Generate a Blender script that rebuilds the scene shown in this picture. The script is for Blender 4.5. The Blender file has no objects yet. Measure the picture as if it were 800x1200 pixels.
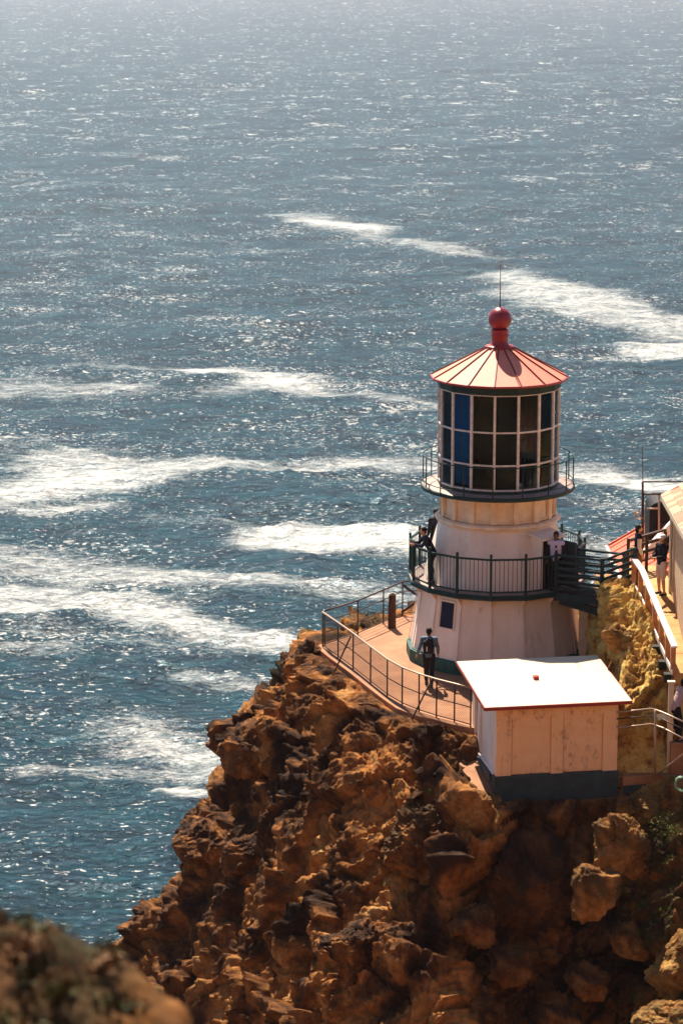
import bpy, bmesh, math, random
import numpy as np
from math import sin, cos, pi, radians, sqrt, tan, atan2, hypot
from mathutils import Vector, Matrix
random.seed(7); rng = np.random.default_rng(7)
S = bpy.context.scene
COL = S.collection

# ------------------------------------------------------------------ camera, sky, sun, exposure
PITCH = radians(12.2); FPX = 3200.0; CAM_H = 21.7; CAM_X = -4.669; CAM_Y = -80.0
cd = bpy.data.cameras.new('camera'); cam = bpy.data.objects.new('camera', cd); COL.objects.link(cam)
cam.location = (CAM_X, CAM_Y, CAM_H); cam.rotation_euler = (pi/2 - PITCH, 0, 0)
cd.sensor_fit = 'VERTICAL'; cd.sensor_height = 36; cd.lens = 96
cd.clip_start = 0.5; cd.clip_end = 40000
cd.dof.use_dof = True; cd.dof.focus_distance = 79; cd.dof.aperture_fstop = 2.8
S.camera = cam

SUN_EL = radians(52); SUN_AZ = radians(-14)       # azimuth from +Y, clockwise positive
W = bpy.data.worlds.new('World'); S.world = W; W.use_nodes = True
wn = W.node_tree.nodes; wl = W.node_tree.links
sky = wn.new('ShaderNodeTexSky'); sky.sky_type = 'NISHITA'; sky.sun_disc = False
sky.sun_elevation = SUN_EL; sky.sun_rotation = SUN_AZ
sky.altitude = 50; sky.air_density = 1.0; sky.dust_density = 0.4; sky.ozone_density = 1.0
wl.new(sky.outputs[0], wn['Background'].inputs[0]); wn['Background'].inputs[1].default_value = 0.05
sd = bpy.data.lights.new('sun', 'SUN'); sun = bpy.data.objects.new('sun', sd); COL.objects.link(sun)
sd.energy = 5.0; sd.angle = radians(0.5); sd.color = (1.0, 0.86, 0.68)
sv = Vector((sin(SUN_AZ)*cos(SUN_EL), cos(SUN_AZ)*cos(SUN_EL), sin(SUN_EL)))
sun.rotation_euler = sv.to_track_quat('Z', 'Y').to_euler()
S.view_settings.view_transform = 'Standard'; S.view_settings.look = 'None'
S.view_settings.exposure = 1.3; S.view_settings.gamma = 1
S.cycles.use_denoising = True
S.cycles.max_bounces = 8; S.cycles.transparent_max_bounces = 16
S.cycles.sample_clamp_indirect = 6

# ------------------------------------------------------------------ measuring helpers (a pixel of the 800x1200 photo onto a plane)
def ray(px, py):
    u = (px-400)/FPX; v = (py-600)/FPX
    return Vector((u, cos(PITCH)-v*sin(PITCH), -sin(PITCH)-v*cos(PITCH)))
def at_z(px, py, z):
    d = ray(px, py); t = (z-CAM_H)/d.z; return Vector((CAM_X+t*d.x, CAM_Y+t*d.y, z))
def at_y(px, py, y):
    d = ray(px, py); t = (y-CAM_Y)/d.y; return Vector((CAM_X+t*d.x, y, CAM_H+t*d.z))

# ------------------------------------------------------------------ mesh helpers
class MB:
    def __init__(s): s.v = []; s.f = []
    def add(s, vs, fs):
        o = len(s.v); s.v += [tuple(p) for p in vs]; s.f += [tuple(i+o for i in f) for f in fs]; return s
    def box(s, c, size, rz=0, rx=0, ry=0):
        m = Matrix.Translation(c) @ Matrix.Rotation(rz, 4, 'Z') @ Matrix.Rotation(rx, 4, 'X') @ Matrix.Rotation(ry, 4, 'Y')
        h = [x/2 for x in size]
        vs = [m @ Vector((a*h[0], b*h[1], d*h[2])) for d in (-1, 1) for a, b in ((-1,-1),(1,-1),(1,1),(-1,1))]
        return s.add(vs, [(3,2,1,0),(4,5,6,7),(0,1,5,4),(1,2,6,5),(2,3,7,6),(3,0,4,7)])
    def bar(s, a, b, w, h, up=(0,0,1)):
        a = Vector(a); b = Vector(b); d = (b-a).normalized(); up = Vector(up)
        if abs(d.dot(up)) > .99: up = Vector((0,1,0))
        x = d.cross(up).normalized(); z = x.cross(d)
        vs = [p + x*i*w/2 + z*j*h/2 for p in (a, b) for i, j in ((-1,-1),(1,-1),(1,1),(-1,1))]
        return s.add(vs, [(0,1,2,3),(7,6,5,4),(0,4,5,1),(1,5,6,2),(2,6,7,3),(3,7,4,0)])
    def tube(s, pts, r, n=8, closed=False, cap=True):
        pts = [Vector(p) for p in pts]; k = len(pts); rs = r if isinstance(r, (list, tuple)) else [r]*k
        rings = []
        for i, p in enumerate(pts):
            if closed: d = pts[(i+1) % k]-pts[i-1]
            else: d = pts[min(i+1, k-1)]-pts[max(i-1, 0)]
            d.normalize(); up = Vector((0,0,1)) if abs(d.z) < .9 else Vector((0,1,0))
            x = d.cross(up).normalized(); y = x.cross(d)
            rings.append([p + (x*cos(2*pi*j/n)+y*sin(2*pi*j/n))*rs[i] for j in range(n)])
        vs = [q for r_ in rings for q in r_]; fs = []
        for i in range(k if closed else k-1):
            for j in range(n):
                a = i*n+j; b = i*n+(j+1) % n; c = ((i+1) % k)*n+(j+1) % n; d_ = ((i+1) % k)*n+j
                fs.append((a, b, c, d_))
        if cap and not closed: fs += [tuple(range(n))[::-1], tuple(range((k-1)*n, k*n))]
        return s.add(vs, fs)
    def lathe(s, prof, n, off=0.0, cap0=False, cap1=False, c=(0,0)):
        # prof: list of (r, z); ring j at image angle off + j*360/n measured from -Y toward +X
        vs = [(c[0]+r*sin(off+2*pi*j/n), c[1]-r*cos(off+2*pi*j/n), z) for r, z in prof for j in range(n)]
        fs = [(i*n+j, i*n+(j+1) % n, (i+1)*n+(j+1) % n, (i+1)*n+j) for i in range(len(prof)-1) for j in range(n)]
        if cap0: fs.append(tuple(range(n))[::-1])
        if cap1: fs.append(tuple(range((len(prof)-1)*n, len(prof)*n)))
        return s.add(vs, fs)
    def prism(s, poly, z0, z1):
        n = len(poly); g = lambda z, i: z[i] if isinstance(z, (list, tuple)) else z
        vs = [(p[0], p[1], g(z0, i)) for i, p in enumerate(poly)]+[(p[0], p[1], g(z1, i)) for i, p in enumerate(poly)]
        return s.add(vs, [tuple(range(n))[::-1], tuple(range(n, 2*n))]+[(i, (i+1) % n, n+(i+1) % n, n+i) for i in range(n)])
    def sphere(s, c, r, n=16, m=10, sc=(1,1,1)):
        vs = [(c[0], c[1], c[2]-r*sc[2])]; 
        for i in range(1, m):
            t = pi*i/m
            for j in range(n): vs.append((c[0]+r*sc[0]*sin(t)*cos(2*pi*j/n), c[1]+r*sc[1]*sin(t)*sin(2*pi*j/n), c[2]-r*sc[2]*cos(t)))
        vs.append((c[0], c[1], c[2]+r*sc[2])); L = len(vs)-1; fs = []
        for j in range(n): fs.append((0, 1+(j+1) % n, 1+j)); fs.append((L, L-n+j, L-n+(j+1) % n))
        for i in range(m-2):
            for j in range(n): fs.append((1+i*n+j, 1+i*n+(j+1) % n, 1+(i+1)*n+(j+1) % n, 1+(i+1)*n+j))
        return s.add(vs, fs)
    def mesh(s, name, mat, smooth=False):
        me = bpy.data.meshes.new(name); me.from_pydata(s.v, [], s.f); me.update()
        bm = bmesh.new(); bm.from_mesh(me); bmesh.ops.recalc_face_normals(bm, faces=bm.faces); bm.to_mesh(me); bm.free()
        if mat: me.materials.append(mat)
        if smooth: me.polygons.foreach_set('use_smooth', [True]*len(me.polygons)); 
        return me
    def build(s, name, mat, parent=None, smooth=False, bevel=0, kind=None):
        o = link(name, s.mesh(name, mat, smooth), parent)
        if bevel:
            b = o.modifiers.new('bevel', 'BEVEL'); b.width = bevel; b.segments = 2; b.limit_method = 'ANGLE'
        if kind: o['kind'] = kind
        return o
def link(name, data, parent=None, loc=(0,0,0), rz=0):
    o = bpy.data.objects.new(name, data); COL.objects.link(o); o.location = loc; o.rotation_euler = (0,0,rz)
    if parent:
        o.parent = parent
    return o
def thing(name, label, cat, loc=(0,0,0), rz=0, group=None):
    return tag(link(name, None, None, loc, rz), label, cat, group)
def tag(o, label, cat, group=None):
    o['label'] = label; o['category'] = cat
    if group: o['group'] = group
    return o
def shade_auto(o, ang=40):
    me = o.data; me.polygons.foreach_set('use_smooth', [True]*len(me.polygons))
    bm = bmesh.new(); bm.from_mesh(me)
    for e in bm.edges: e.smooth = not (len(e.link_faces) == 2 and e.calc_face_angle(0) > radians(ang))
    bm.to_mesh(me); bm.free(); return o

# ------------------------------------------------------------------ materials
def mat(name, col, rough=.6, noise=0, scale=4, col2=None, bump=0, bscale=30, metal=0, spec=None, stretch=(1,1,1), coord='Object'):
    m = bpy.data.materials.new(name); m.use_nodes = True; n = m.node_tree.nodes; l = m.node_tree.links
    if spec is None: spec = .5 if max(col) > .25 else .16
    b = n['Principled BSDF']; b.inputs['Base Color'].default_value = (*col, 1); b.inputs['Roughness'].default_value = rough
    b.inputs['Metallic'].default_value = metal; b.inputs['Specular IOR Level'].default_value = spec
    tc = n.new('ShaderNodeTexCoord'); mp = n.new('ShaderNodeMapping'); mp.inputs['Scale'].default_value = stretch
    l.new(tc.outputs[coord], mp.inputs[0])
    if noise:
        t = n.new('ShaderNodeTexNoise'); t.inputs['Scale'].default_value = scale; t.inputs['Detail'].default_value = 8; t.inputs['Roughness'].default_value = .65
        l.new(mp.outputs[0], t.inputs[0])
        r = n.new('ShaderNodeValToRGB'); r.color_ramp.elements[0].position = .5-.5*(1-noise)*.5-.08; r.color_ramp.elements[1].position = .62
        c2 = col2 or tuple(c*.6 for c in col)
        r.color_ramp.elements[0].color = (*c2, 1); r.color_ramp.elements[1].color = (*col, 1)
        l.new(t.outputs[0], r.inputs[0]); l.new(r.outputs[0], b.inputs['Base Color'])
    if bump:
        t = n.new('ShaderNodeTexNoise'); t.inputs['Scale'].default_value = bscale; t.inputs['Detail'].default_value = 6
        l.new(mp.outputs[0], t.inputs[0]); u = n.new('ShaderNodeBump'); u.inputs['Strength'].default_value = bump; u.inputs['Distance'].default_value = .02
        l.new(t.outputs[0], u.inputs['Height']); l.new(u.outputs[0], b.inputs['Normal'])
    return m
M = {}
M['white'] = mat('white_paint', (.84,.73,.66), .55, noise=.6, scale=1.6, col2=(.72,.59,.52), bump=.15, bscale=14, stretch=(1,1,.45))
M['cornice'] = None
M['cornice'] = mat('cream_paint', (.84,.70,.55), .55, noise=.7, scale=3, col2=(.70,.50,.33))
M['green'] = mat('dark_green_paint', (.012,.045,.045), .4, noise=.5, scale=6, col2=(.008,.025,.026))
M['plinth'] = mat('green_plinth_paint', (.02,.10,.09), .6, noise=.5, scale=5, col2=(.015,.05,.05))
M['deckm'] = mat('gallery_deck_metal', (.34,.24,.20), .6, noise=.7, scale=5, col2=(.16,.11,.10))
M['red'] = mat('red_roof_paint', (.72,.23,.15), .62, spec=.5, noise=.5, scale=2.2, col2=(.64,.18,.12), bump=.12, bscale=8)
M['redtrim'] = mat('dark_red_paint', (.30,.015,.02), .45)
M['seam'] = mat('red_seam_paint', (.16,.02,.02), .5)
M['mull'] = mat('mullion_paint', (.82,.74,.68), .45, noise=.4, scale=8)
M['shed'] = mat('weathered_cream_paint', (.92,.60,.35), .7, noise=.9, scale=2.4, col2=(.88,.53,.28), bump=.35, bscale=18)
def weather(m, dirt, sc, lo, hi, amt, stretch=(1,1,.6)):
    """flaked and stained patches over the base colour"""
    n = m.node_tree.nodes; l = m.node_tree.links; b = n['Principled BSDF']; src = b.inputs['Base Color'].links[0].from_socket
    tc = n.new('ShaderNodeTexCoord'); mp = n.new('ShaderNodeMapping'); mp.inputs['Scale'].default_value = stretch; l.new(tc.outputs['Object'], mp.inputs[0])
    a = n.new('ShaderNodeTexNoise'); a.inputs['Scale'].default_value = sc; a.inputs['Detail'].default_value = 12; a.inputs['Roughness'].default_value = .75; l.new(mp.outputs[0], a.inputs[0])
    c = n.new('ShaderNodeTexNoise'); c.inputs['Scale'].default_value = sc*.22; c.inputs['Detail'].default_value = 3; l.new(mp.outputs[0], c.inputs[0])
    ad = n.new('ShaderNodeMath'); ad.operation = 'MULTIPLY_ADD'; l.new(c.outputs[0], ad.inputs[0]); ad.inputs[1].default_value = .8; l.new(a.outputs[0], ad.inputs[2])
    r = n.new('ShaderNodeMapRange'); r.inputs[1].default_value = lo; r.inputs[2].default_value = hi; r.inputs[4].default_value = amt; l.new(ad.outputs[0], r.inputs[0])
    x = n.new('ShaderNodeMix'); x.data_type = 'RGBA'; l.new(r.outputs[0], x.inputs[0]); l.new(src, x.inputs[6]); x.inputs[7].default_value = (*dirt, 1); l.new(x.outputs[2], b.inputs['Base Color'])
weather(M['shed'], (.40,.19,.11), 8, .95, 1.10, .75)
weather(M['white'], (.45,.26,.16), 5, 1.02, 1.2, .45, (1,1,.25))
M['shedroof'] = mat('white_roof_sheet', (.54,.45,.33), .6, noise=.3, scale=1.2, col2=(.48,.39,.28), bump=.05)
weather(M['shedroof'], (.62,.50,.36), 3, 1.0, 1.25, .5, (1,1,1))
M['shedbase'] = mat('blue_grey_base', (.045,.075,.085), .7, noise=.6, scale=3, col2=(.03,.045,.05))
M['concrete'] = mat('tan_concrete', (.36,.165,.075), .85, noise=.8, scale=1.1, col2=(.25,.10,.045), bump=.3, bscale=22)
weather(M['concrete'], (.22,.10,.05), 2.2, .98, 1.15, .6, (1,1,1))
M['path'] = mat('yellow_concrete', (.50,.28,.095), .85, noise=.8, scale=2.0, col2=(.38,.19,.06), bump=.2, bscale=20)
M['rail'] = mat('fence_brown_steel', (.075,.04,.028), .45, noise=.5, scale=20, col2=(.04,.02,.015), metal=.2)
M['railtop'] = mat('pale_handrail', (.42,.30,.22), .4, metal=.3)
M['wood'] = mat('dark_timber', (.05,.026,.018), .7, noise=.7, scale=6, col2=(.025,.012,.01), stretch=(1,1,6))
M['bwood'] = mat('teal_painted_timber', (.018,.045,.055), .6, noise=.7, scale=6, col2=(.012,.028,.035))
M['pwood'] = mat('orange_timber', (.50,.22,.10), .7, noise=.7, scale=6, col2=(.32,.12,.05))
M['wpaint'] = mat('white_handrail_paint', (.82,.74,.68), .45)
M['black'] = mat('black_machine', (.010,.012,.014), .6)
M['post'] = mat('rough_post_timber', (.07,.032,.02), .9, noise=.8, scale=9, col2=(.05,.02,.012), bump=.6, bscale=30, stretch=(1,1,.3))
M['window'] = mat('navy_window', (.008,.012,.04), .25)
M['door'] = mat('blue_grey_door', (.05,.065,.08), .5, noise=.4, scale=3)
M['tan'] = mat('tan_shingle', (.60,.43,.29), .8, noise=.7, scale=9, col2=(.44,.30,.19), bump=.3)
M['tile'] = mat('red_roof_tile', (.62,.19,.09), .7, noise=.9, scale=3.0, col2=(.44,.10,.05), bump=.4)
M['tile2'] = mat('pale_roof_tile', (.74,.42,.24), .7, noise=.9, scale=3.0, col2=(.6,.28,.14), bump=.4)
M['orange'] = mat('orange_felt_roof', (.60,.10,.03), .7, noise=.8, scale=3.5, col2=(.42,.06,.02), bump=.3)
M['hose'] = mat('green_hose', (.25,.45,.30), .4)
M['sign'] = mat('pale_sign', (.75,.68,.42), .5)
M['trim'] = mat('window_trim', (.62,.50,.38), .6)
M['lens'] = mat('brass_lens', (.12,.08,.04), .4, metal=.5)
M['floor_in'] = mat('lantern_floor', (.05,.035,.03), .7)
def glass_mat():
    m = bpy.data.materials.new('lantern_glass'); m.use_nodes = True; n = m.node_tree.nodes; l = m.node_tree.links; n.clear()
    o = n.new('ShaderNodeOutputMaterial'); t = n.new('ShaderNodeBsdfTransparent'); t.inputs[0].default_value = (.52,.70,.78,1)
    g = n.new('ShaderNodeBsdfGlossy'); g.inputs['Roughness'].default_value = .03; g.inputs[0].default_value = (.62,.80,.95,1); f = n.new('ShaderNodeFresnel'); f.inputs[0].default_value = 1.28
    x = n.new('ShaderNodeMixShader'); l.new(f.outputs[0], x.inputs[0]); l.new(t.outputs[0], x.inputs[1]); l.new(g.outputs[0], x.inputs[2]); l.new(x.outputs[0], o.inputs[0])
    return m
M['glass'] = glass_mat()
M['curtain'] = mat('blue_curtain', (.02,.30,.62), .8)
M['curtain_dark'] = mat('dark_curtain', (.012,.012,.014), .9)
M['curtain_grey'] = mat('grey_curtain', (.16,.15,.16), .8)

# ------------------------------------------------------------------ numpy noise
def _h(ix, iy, iz, seed):
    n = (ix*374761393 + iy*668265263 + iz*2147483647*3 + seed*1274126177) & 0xffffffff
    n = ((n ^ (n >> 13))*1274126177) & 0xffffffff
    n = ((n ^ (n >> 16))*2246822519) & 0xffffffff
    return ((n ^ (n >> 15)) & 0xffffff)/float(0x1000000)
def vnoise(p, seed=0):
    i = np.floor(p).astype(np.int64); f = p-i; f = f*f*f*(f*(f*6-15)+10); r = 0
    for a in (0,1):
        for b in (0,1):
            for c in (0,1):
                w = (f[:,0] if a else 1-f[:,0])*(f[:,1] if b else 1-f[:,1])*(f[:,2] if c else 1-f[:,2])
                r = r + w*_h(i[:,0]+a, i[:,1]+b, i[:,2]+c, seed)
    return r*2-1
def fbm(p, oct=4, seed=0, gain=.5):
    a = 1; r = 0; q = p.copy()
    for o in range(oct): r = r+a*vnoise(q, seed+o*17); q = q*2.03+11.3; a *= gain
    return r
def worley(p, seed=0):
    # returns F1, F2, per-cell random, offset vector to nearest
    i = np.floor(p).astype(np.int64); N = len(p)
    f1 = np.full(N, 9.); f2 = np.full(N, 9.); cid = np.zeros(N); dv = np.zeros((N,3))
    for a in (-1,0,1):
        for b in (-1,0,1):
            for c in (-1,0,1):
                x = i[:,0]+a; y = i[:,1]+b; z = i[:,2]+c
                d = np.stack([x+_h(x,y,z,seed)-p[:,0], y+_h(x,y,z,seed+1)-p[:,1], z+_h(x,y,z,seed+2)-p[:,2]], 1)
                q = np.sqrt((d*d).sum(1)); near = q < f1
                f2 = np.where(near, f1, np.minimum(f2, q))
                cid = np.where(near, _h(x,y,z,seed+3), cid); dv[near] = d[near]; f1 = np.where(near, q, f1)
    return f1, f2, cid, dv
def rock_disp(p, big=1.0):
    """outward displacement in metres for rock surface points"""
    w = p + np.stack([fbm(p*.7, 3, 5), fbm(p*.7, 3, 6), fbm(p*.7, 3, 7)], 1)*.35
    # strata frame: beds dip to the lower left
    a = radians(38); R = np.array([[cos(a), 0, sin(a)], [0,1,0], [-sin(a), 0, cos(a)]])
    q = w @ R.T
    big_ = .55*fbm(q/np.array([3.2,3.2,1.9]), 3, 9)
    d = None
    for sc, st, amp, crack, tl, seed in ((3.0, (1,1,.5), .85, .07, .85, 11), (1.25, (1,1,.5), .26, .13, 1.0, 23), (.5, (1,1,.55), .062, .16, 1.1, 37), (.2, (1,1,.6), .045, .22, 1.1, 53), (.095, (1,1,.7), .018, .3, 1.1, 67)):
        f1, f2, cid, dv = worley(q/sc/np.array(st), seed)
        e = np.clip((f2-f1)/crack, 0, 1); e = e*e*(3-2*e)
        rn = (cid*7.31) % 1; th = cid*2*pi*7; ph = (cid*37 % 1)*2-1
        # each block has its own height and its own tilted face, with a cut joint round it
        tilt = dv[:,0]*np.cos(th)+dv[:,1]*np.sin(th)+dv[:,2]*ph
        if amp < .2 and d is None: d = np.zeros(len(p))
        v_ = amp*(e*.60*(.35+rn) + (cid-.5)*1.0 + tilt*tl - .2)*(big if sc > 1 else 1)
        if sc > 1: big_ = big_+v_
        else: d = d+v_
    d += .095*fbm(p*2.4, 6, 71, .7) + .05*np.abs(fbm(q*np.array([2.2,2.2,8.]), 5, 91, .62))
    pits = np.clip(.32-worley(p/.15, 97)[0], 0, 1)
    d -= pits*.22*np.clip(fbm(p*1.3, 2, 99)+.30, 0, 1)*1.6
    return big_, d

# ------------------------------------------------------------------ terrain shape
def poly_sdf(x, y, poly):
    P = np.array(poly, float); n = len(P); d2 = np.full(x.shape, 1e18); inside = np.zeros(x.shape, bool)
    for i in range(n):
        a = P[i]; b = P[(i+1) % n]; e = b-a; wx = x-a[0]; wy = y-a[1]
        t = np.clip((wx*e[0]+wy*e[1])/(e@e), 0, 1); d2 = np.minimum(d2, (wx-e[0]*t)**2+(wy-e[1]*t)**2)
        c = ((a[1] > y) != (b[1] > y)) & (x < (b[0]-a[0])*(y-a[1])/(b[1]-a[1]+1e-12)+a[0]); inside ^= c
    d = np.sqrt(d2); return np.where(inside, -d, d)
def path_z(y): return np.interp(y, [-10.1, -4.5, 3], [1.60, 2.9, 2.9])
def path_x(y): return np.interp(y, [-10.1, -5.4, -3.4, 3], [4.40, 3.95, 3.80, 3.8])
TER_A = [(-5.6,1.1),(-4.75,-1.8),(-4.15,-3.4),(-3.35,-5.6),(-2.5,-6.9),(-1.0,-8.2),(3.,-8.0),(5,-6),(30,-6),(40,12),(12,12),(2,5.2),(-2.0,5.4),(-3.4,4.0)]
TER_B = [(-.95,-10.75),(2.9,-10.15),(3.1,-7),(-1.6,-7.3)]
TER_C = [(3.08,-9.8),(3.85,-9.62),(4.7,-10.8),(6,-11.6),(30,-12),(30,-7),(3.08,-7)]
TER_D = [(3.1,-2.9),(2.92,-3.7),(2.85,-6.3),(3.45,-7.6),(4.2,-8.9),(5,-9.6),(30,-9),(30,-3),(4.3,-1.2),(3.2,-1.6)]
def slope_at(x, y):
    return np.interp(x, [-9,-6.0,-4.0,-1.8,-.4,2.6,3.6,6], [1.85,1.5,1.0,.95,1.7,1.7,.82,.8])
def base_h(x, y):
    s = slope_at(x, y)
    def prof(d, s): return np.where(d > 0, s*d*np.clip(.35+d*1.2, .35, 1), 0)
    h = -.10-prof(poly_sdf(x, y, TER_A), s)
    b = -1.23-prof(poly_sdf(x, y, TER_B), s)
    c = -.76-prof(poly_sdf(x, y, TER_C), s*1.0)-np.where(poly_sdf(x, y, TER_C) > .12, .8, 0)
    dd = poly_sdf(x, y, TER_D); dz = path_z(y)-.22
    d = np.where(dd > 0, dz-.28*dd-.55*np.clip(dd-.35, 0, 9)**1.3, dz)
    d = np.where(y > -2.2, np.minimum(d, dz-2.2*np.clip(dd, 0, 9)), d)
    d = np.minimum(d, -.15+4.2*(x-2.48)); d = np.where(y < -7.6, np.minimum(d, 1.9+1.75*(y+8.2)), d)
    k = np.maximum(np.maximum(h, b), np.maximum(c, d))
    k = np.where(k < -13, -13+(k+13)*4.5, k)
    return np.maximum(k, -84.)
def flat_mask(x, y):
    """0 where something man-made rests on the ground, 1 on free rock"""
    m = np.clip(poly_sdf(x, y, [(-5.45,1.0),(-4.6,-1.8),(-4.0,-3.4),(-3.2,-5.8),(-2.4,-6.8),(-1.1,-7.8),(2.6,-7.6),(2.6,-2.5),(2.3,5.0),(-2.0,5.2),(-3.3,3.9)])/.55, 0, 1)
    m = np.minimum(m, np.clip(poly_sdf(x, y, [(-.75,-10.6),(2.85,-10.0),(3.0,-7),(-1.2,-7.3)])/.4+.0, 0, 1))
    m = np.minimum(m, np.clip(poly_sdf(x, y, [(2.6,-10.5),(3.9,-10.2),(4.7,-11.3),(12,-12.5),(12,-9.6),(4.4,-9.6),(3.2,-9.3),(2.6,-9.3)])/.4, 0, 1))
    m = np.minimum(m, np.clip(poly_sdf(x, y, [(4.4,-8.9),(3.85,-3),(3.2,-2.2),(3.8,-1),(12,-1),(12,-9)])/.3, .0, 1))
    return m
def ter_points(x, y):
    """displaced terrain points"""
    e = .12
    h = base_h(x, y); hx = (base_h(x+e, y)-base_h(x-e, y))/(2*e); hy = (base_h(x, y+e)-base_h(x, y-e))/(2*e)
    n = np.stack([-hx, -hy, np.full_like(hx, 1.25)], 1); n /= np.linalg.norm(n, axis=1)[:,None]
    p = np.stack([x, y, h], 1)
    m = flat_mask(x, y)
    mound = np.clip((x-2.3)/.5, 0, 1)*np.clip((y+9.6)/.6, 0, 1)
    db, ds = rock_disp(p, 1); db = db*(1-.6*mound); ds = ds*(1+.35*mound)
    db = np.where(m < 1, np.minimum(db, .05+.6*m)*m+(-.06)*(1-m), db)
    d = db+ds*np.where(m <= 0, .0, np.clip(m*2.2, .35, 1))
    return p+n*d[:,None], m, mound, d
def hit(px, py):
    r = ray(px, py).normalized(); t = 60.
    while t < 140:
        p = Vector((CAM_X, CAM_Y, CAM_H))+r*t
        if p.z < float(base_h(np.array([p.x]), np.array([p.y]))[0]): return p
        t += .04
    return p

def rock_mat(name='cliff_rock'):
    m = bpy.data.materials.new(name); m.use_nodes = True; n = m.node_tree.nodes; l = m.node_tree.links; b = n['Principled BSDF']
    tc = n.new('ShaderNodeTexCoord'); at = n.new('ShaderNodeAttribute'); at.attribute_name = 'tone'
    sp = n.new('ShaderNodeSeparateColor'); l.new(at.outputs['Color'], sp.inputs[0])
    def noise(sc, det=8, ro=.6, vec=None, dist=0):
        t = n.new('ShaderNodeTexNoise'); t.inputs['Scale'].default_value = sc; t.inputs['Detail'].default_value = det; t.inputs['Roughness'].default_value = ro; t.inputs['Distortion'].default_value = dist
        l.new(vec or tc.outputs['Object'], t.inputs[0]); return t
    def ramp(fac, els):
        r = n.new('ShaderNodeValToRGB'); e = r.color_ramp.elements
        while len(e) < len(els): e.new(.5)
        for q, (p, c) in zip(e, els): q.position = p; q.color = (*c, 1)
        l.new(fac, r.inputs[0]); return r
    def mix(f, a, bb, mode='MIX'):
        x = n.new('ShaderNodeMix'); x.data_type = 'RGBA'; x.blend_type = mode
        if isinstance(f, float): x.inputs[0].default_value = f
        else: l.new(f, x.inputs[0])
        for s_, v in ((6, a), (7, bb)):
            if isinstance(v, tuple): x.inputs[s_].default_value = (*v, 1)
            else: l.new(v, x.inputs[s_])
        return x.outputs[2]
    n1 = noise(.55, 9, .62, dist=.6)
    c = ramp(n1.outputs[0], [(.34,(.022,.011,.008)),(.43,(.085,.038,.019)),(.50,(.29,.118,.038)),(.58,(.68,.275,.072)),(.69,(.80,.44,.16))]).outputs[0]
    n2 = noise(5., 8, .7)
    c = mix(ramp(n2.outputs[0], [(.35,(0,0,0)),(.6,(1,1,1))]).outputs[0], mix(.55, c, (.035,.018,.012)), c)
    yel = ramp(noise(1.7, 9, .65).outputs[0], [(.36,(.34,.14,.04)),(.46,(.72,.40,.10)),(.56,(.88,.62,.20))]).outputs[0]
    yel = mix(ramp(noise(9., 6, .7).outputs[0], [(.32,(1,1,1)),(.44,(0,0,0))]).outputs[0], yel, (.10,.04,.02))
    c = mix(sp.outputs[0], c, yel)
    grn = ramp(noise(6., 6, .7).outputs[0], [(.4,(.03,.035,.012)),(.6,(.13,.13,.04))]).outputs[0]
    mg = n.new('ShaderNodeMath'); mg.operation = 'MULTIPLY'; l.new(sp.outputs[1], mg.inputs[0])
    l.new(ramp(noise(2.3, 6, .7).outputs[0], [(.45,(0,0,0)),(.6,(1,1,1))]).outputs[0], mg.inputs[1])
    c = mix(mg.outputs[0], c, grn)
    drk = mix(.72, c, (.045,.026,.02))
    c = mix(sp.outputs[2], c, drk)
    l.new(c, b.inputs['Base Color']); b.inputs['Roughness'].default_value = .82; b.inputs['Specular IOR Level'].default_value = .12
    bn = noise(14., 10, .72); u = n.new('ShaderNodeBump'); u.inputs['Strength'].default_value = 1.0; u.inputs['Distance'].default_value = .10
    l.new(bn.outputs[0], u.inputs['Height'])
    bn2 = noise(55., 6, .7); u2 = n.new('ShaderNodeBump'); u2.inputs['Strength'].default_value = .9; u2.inputs['Distance'].default_value = .035
    l.new(bn2.outputs[0], u2.inputs['Height']); l.new(u.outputs[0], u2.inputs['Normal']); l.new(u2.outputs[0], b.inputs['Normal'])
    return m
M['rock'] = rock_mat()

def set_tone(me, tone):
    a = me.color_attributes.new('tone', 'FLOAT_COLOR', 'POINT'); c = np.ones((len(tone), 4)); c[:, :3] = tone; a.data.foreach_set('color', c.ravel())
def grid_mesh(name, P, nx, ny, smooth=True):
    me = bpy.data.meshes.new(name); nv = nx*ny; me.vertices.add(nv); me.vertices.foreach_set('co', P.ravel())
    i = np.arange(ny-1)[:,None]*nx+np.arange(nx-1)[None,:]; i = i.ravel()
    f = np.stack([i, i+1, i+nx+1, i+nx], 1); nf = len(f)
    me.loops.add(nf*4); me.loops.foreach_set('vertex_index', f.ravel()); me.polygons.add(nf)
    me.polygons.foreach_set('loop_start', np.arange(nf)*4); me.polygons.foreach_set('loop_total', np.full(nf, 4))
    me.update(); me.validate()
    me.polygons.foreach_set('use_smooth', [smooth]*nf); return me

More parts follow.
